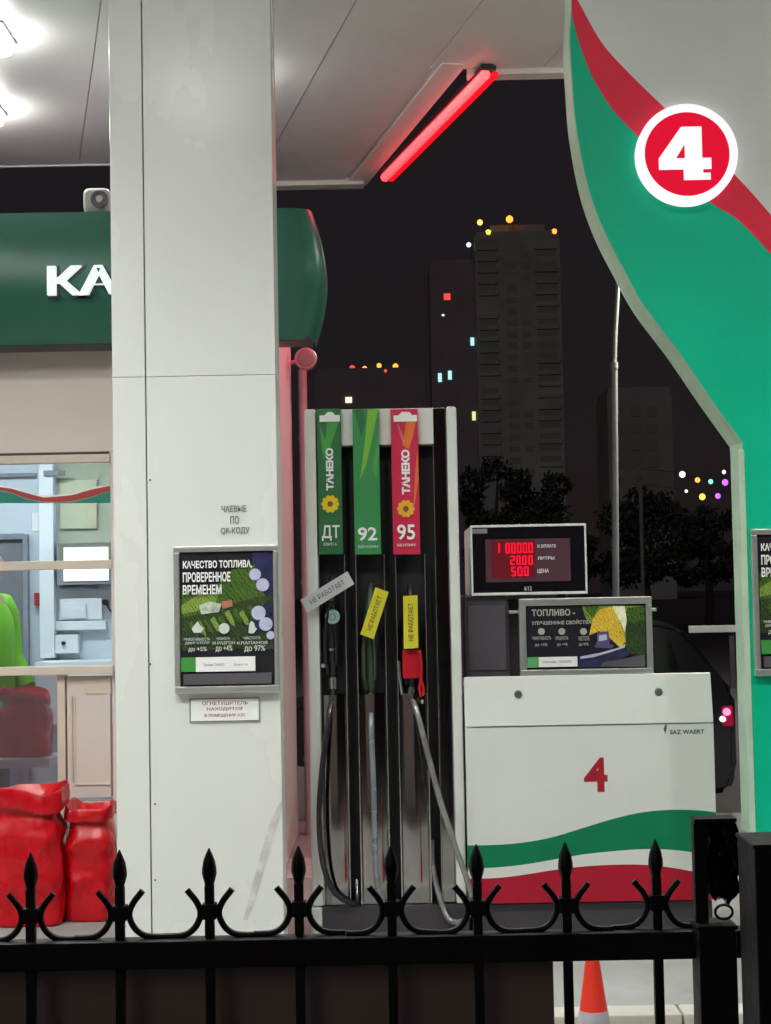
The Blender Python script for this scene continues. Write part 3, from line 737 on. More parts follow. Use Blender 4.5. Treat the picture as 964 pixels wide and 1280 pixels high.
# loudspeaker on the kiosk sign
sy = 7.62; r = RC(103, 233.5, 137, 265.5, sy)
spk = thing('loudspeaker', 'small beige loudspeaker with round ring above the green sign', 'loudspeaker', ((r[0]+r[1])/2, sy, r[2]))
sp = MB(); sp.box(r[0], r[1], sy, sy+.16, r[2], r[3], .03, 4); put('housing', sp, lamp_grey, spk)
c = ((r[0]+r[1])/2+.018, (r[2]+r[3])/2)
put('ring', MB().ring(c[0], c[1], .026, .042, sy-.012, sy+.002, 28), mat('grey ring', (.10, .09, .10), .5), spk)
put('cone', MB().lathe([(.016, -.014), (.024, .001)], (c[0], sy, c[1]), 20, 'y'), lamp_grey, spk)
br = MB(); br.box(c[0]-.03, c[0]+.03, sy+.05, sy+.11, ZT-.012, r[2]+.004, .004); put('bracket', br, dark_grey, spk)

# downpipe with a lamp head beside the kiosk
PYY = 9.98
pt, pb_ = P(378, 462, PYY), P(381, 1045, PYY)
dpipe = thing('downpipe', 'red lit round downpipe running up beside the kiosk corner', 'pipe', (pt.x, PYY, IZ))
put('pipe', MB().tube([(pt.x, PYY, IZ), (pt.x, PYY, pt.z)], .027, 16), pipe_m, dpipe)
for z in (.6, 1.7, 2.6): put('clamp', MB().lathe([(.031, z), (.031, z+.03)], (pt.x, PYY, 0), 16), pipe_m, dpipe)
q = P(383, 450, 9.8)
spot = thing('spot_lamp', 'small round unlit lamp head on the kiosk corner above the pipe', 'lamp', (q.x, 9.8, q.z))
hd = MB(); hd.lathe([(.02, .11), (.05, .10), (.066, .05), (.07, 0), (.064, -.02)], (q.x, 9.75, q.z), 20, 'y'); put('head', hd, pipe_m, spot)
put('lens', MB().lathe([(.05, -.028), (.055, -.018)], (q.x, 9.75, q.z), 20, 'y'), mat('dull lens', (.35, .2, .22), .2), spot)
ar = MB(); ar.tube([(q.x, 9.86, q.z+.01), (q.x-.06, 9.86, q.z), (kxr-.005, 9.86, q.z-.01)], .014, 8); put('arm', ar, pipe_m, spot)

# ------------------------------------------------------------------ person inside the kiosk
def skin_mesh(name, verts, edges, radii, sub=2):
    me = bpy.data.meshes.new(name); me.from_pydata(verts, edges, []); o = bpy.data.objects.new(name, me); COL.objects.link(o)
    o.modifiers.new('s', 'SKIN'); sk_ = me.skin_vertices[0].data
    for i, r in enumerate(radii): sk_[i].radius = r if isinstance(r, tuple) else (r, r)
    sk_[0].use_root = True
    sm = o.modifiers.new('u', 'SUBSURF'); sm.levels = sub; sm.render_levels = sub
    dg = bpy.context.evaluated_depsgraph_get(); dg.update(); res = bpy.data.meshes.new_from_object(o.evaluated_get(dg))
    bpy.data.objects.remove(o); return res
pq = P(-22, 760, 8.75); pf = IZ+.01
pr = thing('person', 'person with dark hair in a lime green jacket inside the kiosk', 'person', (pq.x, 8.75, pf))
HB = pf
# body: faces right, so shoulders run in depth a little
V = [(0, 0, .95), (0, 0, 1.12), (0, 0, 1.30), (0, 0, 1.43), (.01, 0, 1.52), (.03, 0, 1.60), (.035, 0, 1.68), (.03, 0, 1.74),
     (.01, -.17, 1.42), (.02, -.21, 1.16), (.16, -.20, .97), (.22, -.19, .93),
     (.01, .17, 1.42), (.0, .22, 1.16), (.14, .20, .98), (.20, .19, .94),
     (0, -.09, .90), (.01, -.10, .50), (0, -.10, .09), (.14, -.11, .03),
     (0, .09, .90), (.01, .10, .50), (0, .10, .09), (.14, .11, .03)]
E = [(0, 1), (1, 2), (2, 3), (3, 4), (4, 5), (5, 6), (6, 7), (3, 8), (8, 9), (9, 10), (10, 11), (3, 12), (12, 13), (13, 14), (14, 15), (0, 16), (16, 17), (17, 18), (18, 19), (0, 20), (20, 21), (21, 22), (22, 23)]
Rr = [(.13, .15), (.12, .14), (.13, .16), (.10, .14), .06, .085, .10, .07, .065, .05, .038, .03, .065, .05, .038, .03, .095, .065, .045, .04, .095, .065, .045, .04]
def pm(me): 
    b = MB(); b.mesh(me, Matrix.Translation((pq.x, 8.75, HB)) @ Matrix.Rotation(math.radians(-22), 4, 'Z')); bpy.data.meshes.remove(me); return b
put('body', pm(skin_mesh('b', V, E, Rr)), skin_m, pr, angle=80)
put('trousers', pm(skin_mesh('t', [V[0], (0, 0, 1.02)]+[V[i] for i in (16, 17, 18, 20, 21, 22)], [(0, 1), (0, 2), (2, 3), (3, 4), (0, 5), (5, 6), (6, 7)], [(.145, .165), (.14, .16), .108, .08, .065, .108, .08, .065])), cloth_dk, pr, angle=80)
for s_ in (-1, 1):
    sl2 = MB(); sl2.tube([(.005, s_*.10, 1.455), (.01, s_*.145, 1.445), (.012, s_*.185, 1.39), (.018, s_*.20, 1.28), (.03, s_*.205, 1.16), (.09, s_*.20, 1.06), (.15, s_*.195, .985)], [.06, .08, .083, .078, .074, .068, .055], 16)
    put('jacket_sleeve', sl2.xf(Matrix.Translation((pq.x, 8.75, HB)) @ Matrix.Rotation(math.radians(-22), 4, 'Z')), vest_m, pr, angle=80)
jk = MB(); jk.loft([[Vector((.005+a_*math.cos(2*PI*k/24), b_*math.sin(2*PI*k/24), z_)) for k in range(24)] for z_, a_, b_ in
    ((.86, .158, .185), (.90, .168, .192), (1.05, .16, .182), (1.18, .162, .187), (1.30, .158, .192), (1.38, .142, .188), (1.43, .118, .165), (1.465, .092, .12), (1.50, .07, .078))])
put('jacket', jk.xf(Matrix.Translation((pq.x, 8.75, HB)) @ Matrix.Rotation(math.radians(-22), 4, 'Z')), vest_m, pr, angle=80)
put('reflective_strip', pm(skin_mesh('r', [(0, 0, 1.13), (0, 0, 1.145), (0, 0, 1.16), (0, 0, 1.175)], [(0, 1), (1, 2), (2, 3)], [(.178, .197)]*4, 2)), mat('grey reflective strip', (.55, .58, .56), .35), pr, angle=80)
hm = MB(); hm.lathe([(.03, .13), (.07, .115), (.098, .06), (.104, 0), (.10, -.05), (.085, -.10)], (pq.x-.005, 8.75, HB+1.70), 20); put('hair', hm, hair_m, pr)
fb_ = MB()
fm = Matrix.Translation((pq.x, 8.75, HB)) @ Matrix.Rotation(math.radians(-22), 4, 'Z')
fb_.lathe([(.004, 0), (.014, -.03), (.018, -.05), (.006, -.056)], (.135, 0, 1.69), 8); 
fb_.xf(fm); put('nose', fb_, skin_m, pr)
eb_ = MB(); 
for s_ in (-1, 1): eb_.lathe([(.004, -.006), (.011, 0), (.004, .006)], (.122, s_*.034, 1.685), 8)
eb_.xf(fm); put('eyes', eb_, black_plastic, pr)

# ------------------------------------------------------------------ fuel dispenser
DY = 6.9
disp = thing('fuel_dispenser', 'white fuel dispenser number 4 with three hose bays and a red lit display', 'fuel pump', (.75, 7.2, IZ))
ZT_ = P(475, 510, DY).z; ZBp = P(480, 1131, DY).z
def dbox(b, px0, px1, z0, z1, y0, y1, py=820, bev=.004): return b.box(P(px0, py, DY).x, P(px1, py, DY).x, y0, y1, z0, z1, bev)
for a, b in ((385.5, 400), (564, 577)): put('side_post', dbox(MB(), a, b, ZBp, ZT_, DY-.01, DY+.32, bev=.01), white_paint, disp)
hp = MB()
ztb = P(475, 556, DY).z
dbox(hp, 400.5, 563.5, ztb, ZT_-.002, DY+.012, DY+.31)
put('top_rail', hp, white_paint, disp)
put('back_panel', dbox(MB(), 400.5, 563.5, ZBp+.002, ztb-.003, DY+.09, DY+.31), black_matt, disp)
put('plinth', dbox(MB(), 390, 580, IZ, ZBp-.002, DY-.005, DY+.32, bev=.008), dark_grey, disp)
pl2 = MB(); dbox(pl2, 384, 398, IZ, ZBp-.002, DY-.03, DY+.30, bev=.01); put('plinth_corner', pl2, white_paint, disp)
bays = [(400.5, 433), (447, 482.5), (497, 533.5)]
zf = P(470, 693, DY).z; zn = P(470, 868, DY).z
for i, (a, b) in enumerate(bays):
    ax, bx = P(a, 820, DY).x, P(b, 820, DY).x
    # slightly curved lower metal panel
    s2 = MB(); nseg = 10; H = [ZBp+.003, zn]
    prof = [(ax+(bx-ax)*k/nseg, DY+.016-.009*math.sin(PI*k/nseg)) for k in range(nseg+1)]
    f = [[s2.bm.verts.new((x, y, z)) for x, y in prof] for z in [H[0]+(H[1]-H[0])*q/8 for q in range(9)]]
    for r_ in range(8):
        for k in range(nseg): s2.bm.faces.new((f[r_][k], f[r_][k+1], f[r_+1][k+1], f[r_+1][k]))
    s2.box(ax, bx, DY+.021, DY+.088, H[0], H[1])
    put('bay_panel', s2, steel, disp, angle=60)
    for xx in (ax, bx): put('bay_edge', MB().box(xx-.0022, xx+.0022, DY-.004, DY+.088, ZBp+.003, zf, .001), steel_edge, disp)
    put('bay_pocket', MB().box(ax+.003, bx-.003, DY+.075, DY+.088, zn+.002, zf), black_matt, disp)
s4 = MB(); a4, b4 = P(547.5, 820, DY).x, P(563.5, 820, DY).x
s4.box(a4, b4, DY+.008, DY+.088, ZBp+.003, ZT_-.003, .004); put('end_panel', s4, steel, disp)
put('end_panel_edge', MB().box(a4-.003, a4-.0003, DY+.004, DY+.088, ZBp+.003, ztb-.004), steel_edge, disp)
# product flags
def flag(px0, px1, base_m, stripes, emblem, num, small, word, ):
    Yf = DY-.022
    r = RC(px0, 511, px1, 693, Yf)
    fl = put('product_flag', MB().box(r[0], r[1], Yf, DY+.011, r[2], r[3], .003), base_m, disp)
    A = Art(Yf, fl)
    for nm, M, pts in stripes: A.poly(nm, M, pts)
    if word:
        A.rect('white_badge', letter_w, (px0+2, 519, px1-2.5, 527)); A.poly('white_badge', letter_w, [(px0+8, 519.5), (px0+12, 515), (px1-12, 515), (px1-8, 519.5)])
        r2 = RC(word[0], word[1], word[2], word[3], Yf); y = A.lay()
        text_fit(A.get('lettering', letter_w), 'ТАНЕКО', r2[0], r2[1], r2[2], r2[3], y+.0003, .0008, .05, .93, 90)
        cx, cy = emblem[:2]; M = emblem[2]
        A.dot('sunflower', M, cx, cy, 9.2)
        for k in range(10): A.dot('sunflower', M, cx+8.6*math.cos(k*PI/5), cy+8.6*math.sin(k*PI/5), 2.6)
        A.dot('sunflower_centre', sun_c, cx, cy, 3.4)
    A.text('grade_lettering', letter_w, num[0], num[1], .02); A.text('small_lettering', letter_w, small[0], small[1], .0)
    A.done(); return fl
flag(397.5, 427.5, flag_dg, [('pale_stripe', flag_lg, [(409, 528), (424, 526), (414, 556), (404, 575), (407, 550)]), ('pale_stripe', flag_lg, [(399, 530), (408, 552), (404, 570)])],
     (413, 630, sun_y), ('ДТ', (402.5, 656.5, 425, 676)), ('ЕВРО 6', (405, 678.5, 421, 682)), (407.5, 560, 417, 613))
flag(442, 475, flag_g, [('pale_stripe', flag_lime, [(460, 512), (473, 511), (466, 545), (458, 580), (450, 600), (456, 555)]), ('deep_stripe', flag_dg, [(443, 512), (455, 512), (457, 528), (452, 548), (447, 530)]), ('mid_stripe', flag_lg, [(472, 545), (474.5, 560), (470, 600), (466, 585)])],
     None, ('92', (447.5, 659, 471.5, 676)), ('БЕНЗИН', (448, 681.5, 472.5, 685)), None)
flag(490, 524, flag_r, [('orange_stripe', flag_o, [(508, 527), (521.5, 520), (516, 546), (511, 562), (503, 556)]), ('pale_stripe', mat('pink stripe', (.55, .2, .2), .4), [(496, 530), (498, 530), (506, 552), (504, 554)]), ('orange_stripe', flag_o, [(522, 560), (523.5, 600), (517, 640), (519, 590)])],
     (507.5, 636, sun_o), ('95', (496.5, 655.5, 519, 675)), ('БЕНЗИН', (497, 679.5, 519, 683)), (502, 562, 512.5, 618))
# nozzles
def nozzle(pxc, py0, py1, Mb, Mg, tilt=0., guard=True):
    Y = DY+.035; zt = P(pxc, py0, Y).z; zb_ = P(pxc, py1, Y).z; x = P(pxc, (py0+py1)/2, Y).x; H = zt-zb_
    n = MB()
    n.tube([(x, Y+.02, zb_), (x, Y, zb_+H*.25), (x, Y-.012, zb_+H*.6), (x, Y, zb_+H*.8), (x+.004, Y+.02, zt), (x+.006, Y+.045, zt+.05)],
           [.017, .024, .031, .028, .019, .012], 14)
    o = put('nozzle', n, Mb, disp, angle=60)
    gd = MB()
    gd.tube([(x-.020, Y-.002, zb_+H*.05), (x-.030, Y-.03, zb_+H*.2), (x-.028, Y-.052, zb_+H*.5), (x-.012, Y-.05, zb_+H*.75), (x, Y-.02, zb_+H*.85)], [.008, .009, .009, .009, .008], 8)
    gd.tube([(x+.016, Y-.01, zb_+H*.15), (x+.020, Y-.036, zb_+H*.35), (x+.012, Y-.04, zb_+H*.62), (x+.004, Y-.02, zb_+H*.78)], .007, 8)
    put('lever_guard', gd, Mg, o, angle=60)
    put('swivel', MB().lathe([(.014, -.05), (.019, -.045), (.019, -.015), (.016, .01)], (x, Y+.018, zb_), 14), steel_edge, o)
    return o, Vector((x, Y+.018, zb_-.05))
n1, h1 = nozzle(415, 735, 848, black_plastic, black_plastic)
cq = P(416, 771, DY-.0); put('round_badge', MB().lathe([(.029, -.004), (.032, .0), (.032, .012)], (cq.x, DY-.018, cq.z), 24, 'y'), mat('pale teal badge', (.30, .44, .42), .4), n1)
put('badge_mark', MB().ring(cq.x, cq.z, .010, .016, DY-.0235, DY-.0222, 20), mat('badge teal', (.12, .25, .24), .4), n1)
put('collar', MB().lathe([(.020, -.006), (.020, .006)], (P(415, 812, DY).x, DY+.02, P(415, 812, DY).z), 14), steel_edge, n1)
put('latch', MB().lathe([(.009, -.016), (.009, 0)], (P(404, 832, DY).x, DY+.005, P(404, 832, DY).z), 10, 'y'), alu, n1)
n2, h2 = nozzle(463, 745, 868, mat('dark green nozzle cover', (.030, .050, .032), .4, var=.3), mat('dull olive guard', (.045, .06, .04), .4))
n3, h3 = nozzle(513, 745, 860, black_plastic, black_plastic)
rc = RC(503, 812, 527, 848, DY-.01); rb3 = MB(); rb3.box(rc[0], rc[1], DY-.035, DY+.03, rc[2], rc[3], .010, 3)
put('red_grip', rb3, mat('red nozzle grip', (.50, .006, .018), .35, var=.15), n3)
rcd = MB(); pts = [P(525, 814, DY-.045), P(527, 835, DY-.05), P(526, 852, DY-.05), P(524, 860, DY-.05), P(526.5, 871, DY-.05), P(529.5, 868, DY-.05), P(529.5, 860, DY-.05), P(527, 852, DY-.052)]
rcd.tube(pts, .0065, 8); put('red_strap', rcd, mat('red strap', (.55, .01, .02), .4), n3)
q = P(528, 877, DY-.05); put('strap_end', MB().lathe([(.005, -.008), (.007, 0), (.005, .008)], q, 8), alu, n3)
q = P(499, 852, DY-.02); put('steel_clip', MB().tube([P(498, 826, DY-.02), P(499, 842, DY-.025), P(503, 868, DY-.02)], .007, 8), steel_edge, n3)
# hoses
def hose(pts, M, r=.0125):
    sp_ = []
    for i in range(len(pts)-1):
        p0, p1, p2, p3 = [pts[max(0, min(len(pts)-1, j))] for j in (i-1, i, i+1, i+2)]
        for k in range(8):
            t = k/8; sp_.append(.5*((2*p1)+(p2-p0)*t+(2*p0-5*p1+4*p2-p3)*t*t+(3*p1-p0-3*p2+p3)*t*t*t))
    sp_.append(pts[-1]); return put('hose', MB().tube(sp_, r, 10), M, disp, angle=60)
hose([h1, P(411, 900, DY-.02), P(403, 960, DY-.045), P(399, 1020, DY-.055), P(403, 1075, DY-.055), P(416, 1112, DY-.05), P(437, 1128, DY-.03), P(446, 1126, DY+.0), P(446, 1100, DY+.05)], rubber)
hose([h2, P(464, 910, DY-.02), P(467, 980, DY-.04), P(469, 1060, DY-.04), P(472, 1105, DY-.03), P(480, 1128, DY-.01), P(490, 1118, DY+.02), P(490, 1080, DY+.06)], rubber_grey)
hose([h3, P(520, 885, DY-.03), P(533, 935, DY-.06), P(550, 1000, DY-.09), P(570, 1060, DY-.12), P(584, 1100, DY-.13), P(590, 1130, DY-.12), P(582, 1149, DY-.10), P(566, 1152, DY-.06), P(554, 1135, DY-.03), P(541, 1085, DY+.02), P(540, 1050, DY+.05)], mat('hose with painted highlight', (.34, .335, .32), .25, .55, var=.35, scale=14, bump=.3, bscale=40))  # black hose, its bright highlights put into a silvery colour
rbk = MB(); rbk.prism([XZ(500, 1068, DY), XZ(533, 1115, DY), XZ(533, 1131, DY), XZ(500, 1131, DY)], DY-.001, DY+.004)
# out of order tags hang from the nozzles
def tag_card(name, quad, M, txt, Y, label, curl):
    c = sum((P(x, y, Y) for x, y in quad), Vector())/4
    t = thing(name, label, 'tag', c, 'out of order tags on the nozzles')
    a, b, c_, d = [Vector(XZ(x, y, Y)) for x, y in quad]      # a->b runs along the lettering
    u = b-a; v = d-a
    def S_(s_, r_, off=0.):
        q = a+u*s_+v*r_
        return Vector((q.x, Y-off+curl*(math.sin(PI*s_)-.5)*.5+curl*.35*(s_-.5)*(r_-.5)*4, q.y))
    b_ = MB(); ns, nr = 14, 5
    for off, fl in ((0., 0), (-.0012, 1)):
        g_ = [[b_.bm.verts.new(S_(i/ns, j/nr, off)) for j in range(nr+1)] for i in range(ns+1)]
        for i in range(ns):
            for j in range(nr): b_.bm.faces.new((g_[i][j], g_[i+1][j], g_[i+1][j+1], g_[i][j+1]))
        if fl == 0: f_ = g_
    rim = [(i, 0) for i in range(ns)]+[(ns, j) for j in range(nr)]+[(i, nr) for i in range(ns, 0, -1)]+[(0, j) for j in range(nr, 0, -1)]
    for k in range(len(rim)):
        p, q = rim[k], rim[(k+1) % len(rim)]
        b_.bm.faces.new((f_[p[0]][p[1]], f_[q[0]][q[1]], g_[q[0]][q[1]], g_[p[0]][p[1]]))
    put('card', b_, M, t, angle=40)
    me = text_mesh(txt, .005, .5); xs = [q.co.x for q in me.vertices]; ys = [q.co.y for q in me.vertices]
    w_, h_ = max(xs)-min(xs), max(ys)-min(ys); ms = MB(); ms.bm.from_mesh(me); bpy.data.meshes.remove(me)
    for q in ms.bm.verts: q.co = S_(.14+.72*(q.co.x-min(xs))/w_, .32+.36*(q.co.y-min(ys))/h_, .0006+(q.co.z+.5)*.0005)
    put('lettering', ms, letter_k, t, angle=0)
    return t
tag_card('paper_tag', [(384, 766), (443, 730), (433, 713), (375.5, 750)], tag_w, 'НЕ РАБОТАЕТ', DY-.075, 'white paper tag tilted across the first nozzle under the ДТ flag', .014)
tag_card('paper_tag', [(467, 799), (486, 740), (468.5, 734), (450.5, 793)], tag_y, 'НЕ РАБОТАЕТ', DY-.06, 'slanting yellow tag on the nozzle under the 92 flag', -.012)
tag_card('paper_tag', [(523, 810), (522, 744), (504, 745), (505, 811)], tag_y, 'НЕ РАБОТАЕТ', DY-.06, 'upright yellow tag on the red gripped nozzle under the 95 flag', .009)
# tag ties
# cabinet
CF = 6.86
cx0, cx1 = P(583, 980, CF).x, P(894, 980, CF).x
zc1 = P(738, 844, CF).z; zc0 = P(738, 1128, CF).z; zc2 = P(738, 906, CF).z
cab = put('cabinet', MB().box(cx0, cx1, CF+.052, CF+.62, zc0, zc1-.032, .006), cab_white, disp)
upb = MB(); upb.box(cx0, cx1, CF-.008, CF+.011, zc2+.001, zc1, .004)
for v in upb.bm.verts: v.co.y += .040*(v.co.z-zc2)/(zc1-zc2)
put('upper_panel', upb, cab_white, cab)
# front door skin cut into the painted bands
bx = [560+v/2.678 for v in (0, 62, 150, 250, 350, 450, 550, 650, 750, 850, 905, 960)]
def zpx(v): return [P(x_, 830+y_/2.678, CF).z for x_, y_ in zip(bx, v)]
gt = zpx((607, 607, 606, 598, 580, 550, 520, 497, 488, 490, 497, 503)); gbm = zpx((683, 683, 682, 672, 655, 638, 627, 620, 622, 634, 644, 655)); rdt = zpx((718, 718, 717, 706, 690, 678, 672, 672, 682, 700, 710, 722))
n = 28
def interp(zs, x):
    xs_ = [P(x_, 1060, CF).x for x_ in bx]
    for i in range(len(xs_)-1):
        if xs_[i] <= x <= xs_[i+1] or i == len(xs_)-2:
            p0, p1, p2, p3 = [zs[max(0, min(len(zs)-1, j))] for j in (i-1, i, i+1, i+2)]; t = (x-xs_[i])/(xs_[i+1]-xs_[i])
            return .5*((2*p1)+(p2-p0)*t+(2*p0-5*p1+4*p2-p3)*t*t+(3*p1-p0-3*p2+p3)*t*t*t)
def line(zs): return [(cx0+(cx1-cx0)*k/n, interp(zs, cx0+(cx1-cx0)*k/n)) for k in range(n+1)]
flat = lambda z: [(cx0+(cx1-cx0)*k/n, z) for k in range(n+1)]
put('door_panel', MB().band(flat(zc2-.003), line(gt), CF, CF+.011), cab_white, cab)
put('green_stripe', MB().band(line(gt), line(gbm), CF, CF+.011), green_wave, cab)
put('white_stripe', MB().band(line(gbm), line(rdt), CF, CF+.011), cab_white, cab)
put('red_stripe', MB().band(line(rdt), flat(zc0+.003), CF, CF+.011), red_wave, cab)
r = RC(730, 947, 759.5, 990, CF); tb = MB(); text_fit(tb, '4', r[0], r[1], r[2], r[3], CF-.0002, .0015, .03); put('numeral', tb, red_num, cab)
tb = MB(); r = RC(837.5, 912, 880.5, 917.5, CF); text_fit(tb, 'SAZ WAERT', r[0], r[1], r[2], r[3], CF-.0002, .001, .03); put('maker_lettering', tb, mat('logo grey green', (.06, .09, .085), .5), cab)
tb = MB(); tb.prism([XZ(x, y, CF) for x, y in ((829.5, 911), (832.5, 904), (833.8, 908), (831.8, 917.5))], CF-.001, CF); put('maker_logo', tb, mat('logo grey green', (.06, .09, .085), .5), cab)
for x_, y_ in ((648, 868), (824, 865)): q = P(x_, y_, CF); put('lock_cap', MB().lathe([(.013, -.006), (.0165, -.003), (.0165, .012)], (q.x, CF+.012, q.z), 18, 'y'), mat('grey lock', (.16, .17, .17), .35, .5), cab)
put('cabinet_plinth', MB().box(cx0+.02, cx1-.02, CF+.03, CF+.6, IZ, zc0-.003, .008), dark_grey, disp)
# display
YD = 7.0
r = RC(588.5, 655.5, 733.5, 743.5, YD)
dh = MB()
i_ = RC(591, 658.5, 731, 740, YD)
for b in ((r[0], r[1], i_[3], r[3]), (r[0], r[1], r[2], i_[2]), (r[0], i_[0], i_[2]+.0003, i_[3]-.0003), (i_[1], r[1], i_[2]+.0003, i_[3]-.0003)): dh.box(b[0], b[1], YD-.008, YD+.012, b[2], b[3], .002)
dh.box(r[0]+.001, r[1]-.001, YD+.013, YD+.56, r[2]+.001, r[3]-.001, .008)
dsp = put('display', dh, white_paint, disp)
put('display_glass', MB().box(i_[0], i_[1], YD-.003, YD+.01, i_[2], i_[3]), mat('black glossy glass', (.008, .007, .009), .12), dsp)
r = RC(607, 673.5, 713, 727, YD); put('display_screen', MB().box(r[0], r[1], YD-.0045, YD-.0035, r[2], r[3]), screen_m, dsp)
SEG = {'0': 'abcdef', '1': 'bc', '2': 'abged', '3': 'abgcd', '4': 'fgbc', '5': 'afgcd', '6': 'afgedc', '7': 'abc', '8': 'abcdefg', '9': 'abcdfg'}
def seven(b, s_, x0, x1, z0, z1, y):
    n = len(s_.replace('.', '')); w_ = (x1-x0)/n; k = 0
    for ch in s_:
        if ch == '.': b.box(x0+w_*k-w_*.10, x0+w_*k+w_*.0, y, y+.001, z0, z0+w_*.12); continue
        if ch == ' ': k += 1; continue
        a0, a1 = x0+w_*(k+.12), x0+w_*(k+.86); zm = (z0+z1)/2; th = w_*.22
        for c in SEG[ch]:
            q = {'a': (a0+th*.3, a1-th*.3, z1-th, z1), 'd': (a0+th*.3, a1-th*.3, z0, z0+th), 'g': (a0+th*.3, a1-th*.3, zm-th/2, zm+th/2), 'b': (a1-th, a1, zm, z1-th*.3), 'c': (a1-th, a1, z0+th*.3, zm),
                 'e': (a0, a0+th, z0+th*.3, zm), 'f': (a0, a0+th, zm, z1-th*.3)}[c]
            b.box(q[0], q[1], y-(.0002 if c in 'adg' else 0), y+.001, q[2], q[3])
        k += 1
q = RC(614, 675.5, 669, 722.5, YD); put('digit_glow_panel', MB().box(q[0], q[1], YD-.0056, YD-.0047, q[2], q[3]), emit('painted digit glow', (1, .0, .035), .085, (.05, .01, .015)), dsp)  # dim emissive panel standing in for the glow around the digits
for s_, a in (('1', (618, 678.5, 626, 691.5)), ('0000.0', (631, 678.5, 667, 691.5)), ('20.00', (637, 694.5, 667, 706)), ('50.0', (638, 708.5, 662, 720))):
    q = RC(*a, YD); db = MB(); seven(db, s_, *q, YD-.0065); put('display_digits', db, digit_r, dsp)
tb = MB()
for s_, a in (('К ОПЛАТЕ', (672, 680.5, 695, 684.5)), ('ЛИТРЫ', (672, 695.5, 693, 699.5)), ('ЦЕНА', (672, 711, 686, 717))): text_fit(tb, s_, *RC(*a, YD), YD-.005, .001, .02)
q = RC(590, 661, 609, 667, YD); 
text_fit(tb, '6/12', *RC(655.5, 733, 664.5, 738, YD), YD-.0035, .001, .0); put('display_lettering', tb, letter_w, dsp)
put('display_badge', MB().box(q[0], q[1], YD-.005, YD-.0035, q[2], q[3]), mat('badge grey', (.22, .22, .23), .4), dsp)
r = RC(581, 751, 637, 846, YD+.02); put('card_reader_box', MB().box(r[0], r[1], YD+.02, YD+.45, zc1-.0315, P(600, 743.5, YD).z, .012), dark_grey, disp)
q = RC(585, 757, 633, 838, YD+.015); put('reader_face', MB().box(q[0], q[1], YD+.012, YD+.019, q[2], q[3], .004), mat('grey purple plastic', (.075, .068, .085), .4, dirt=.2), disp)
# advert frame on the cabinet top
YA = 6.94
adv = thing('advert_frame', 'silver framed landscape advert with yellow tree standing on the pump cabinet', 'poster', P(732, 845, YA))
o_ = RC(649.5, 747, 815.5, 844.5, YA); i_ = RC(658, 756, 808, 836, YA); fr = MB()
for b in ((o_[0], o_[1], i_[3], o_[3]), (o_[0], o_[1], zc1-.031, i_[2]), (o_[0], i_[0], i_[2]+.0003, i_[3]-.0003), (i_[1], o_[1], i_[2]+.0003, i_[3]-.0003)): fr.box(b[0], b[1], YA-.012, YA+.03, b[2], b[3], .004)
put('frame', fr, alu, adv); put('backing', MB().box(i_[0]-.002, i_[1]+.002, YA, YA+.028, i_[2]-.002, i_[3]+.002), poster_k, adv)
A_ = Art(YA, adv); z5 = lambda pts: [(645+x_/5.356, 740+y_/5.356) for x_, y_ in pts]
A_.poly('glow_picture', leaf_b, z5([(440, 92), (866, 92), (866, 300), (740, 340), (560, 262), (470, 180)]))
A_.poly('hedge_picture', leaf_c, z5([(745, 110), (866, 92), (866, 420), (738, 410), (735, 230)]))
A_.poly('hedge_highlight', leaf_a, z5([(735, 130), (800, 100), (862, 110), (862, 180), (790, 210), (740, 190)]))
A_.poly('yellow_tree_picture', poster_yel, z5([(490, 290), (515, 180), (560, 120), (640, 95), (690, 120), (700, 200), (735, 330), (700, 375), (630, 310), (560, 262)]))
A_.poly('pale_tree_picture', mat('poster cream', (.90, .88, .62), .3, var=.2, scale=40), z5([(645, 94), (728, 94), (742, 190), (728, 270), (700, 200), (665, 140)]))
A_.poly('olive_picture', leaf_a, z5([(455, 95), (560, 95), (515, 170), (480, 140)]))
A_.poly('road_picture', poster_navy, z5([(420, 440), (560, 420), (720, 370), (760, 420), (580, 500), (420, 505)]))
A_.poly('lane_picture', poster_lav, z5([(432, 432), (560, 408), (690, 372), (735, 345), (728, 372), (600, 412), (520, 436), (432, 448)]))
A_.poly('grass_picture', leaf_c, z5([(760, 440), (862, 400), (862, 470), (600, 470)]))
A_.poly('grey_ground_picture', poster_gr, z5([(590, 470), (862, 420), (862, 500), (560, 500)]))
A_.poly('small_car_picture', poster_pur, z5([(545, 270), (618, 262), (628, 350), (660, 358), (640, 378), (525, 370), (545, 330)]))
A_.poly('car_window_picture', poster_lav, z5([(556, 290), (606, 283), (608, 320), (554, 330)]))
def at5(a): return (645+a[0]/5.356, 740+a[1]/5.356, 645+a[2]/5.356, 740+a[3]/5.356)
pg = mat('poster light print', (.42, .42, .38), .35)
A_.text('headline', pg, 'ТОПЛИВО -', at5((105, 115, 395, 160)), .03); A_.text('headline', pg, 'УЛУЧШЕННЫЕ СВОЙСТВА', at5((105, 186, 505, 217)), .03)
for x_ in (170, 307, 452): A_.dot('icons', pg, 645+x_/5.356, 789.3, 4.2)
for t, a in (('ЭФФЕКТИВНОСТЬ', (105, 296, 235, 322)), ('до +5%', (125, 342, 210, 366)), ('МОЩНОСТЬ', (265, 296, 350, 325)), ('до +4%', (275, 340, 345, 362)), ('ЧИСТОТА', (415, 296, 490, 325)), ('до 97%', (420, 340, 485, 362))): A_.text('small_print', pg, t, at5(a), .01)
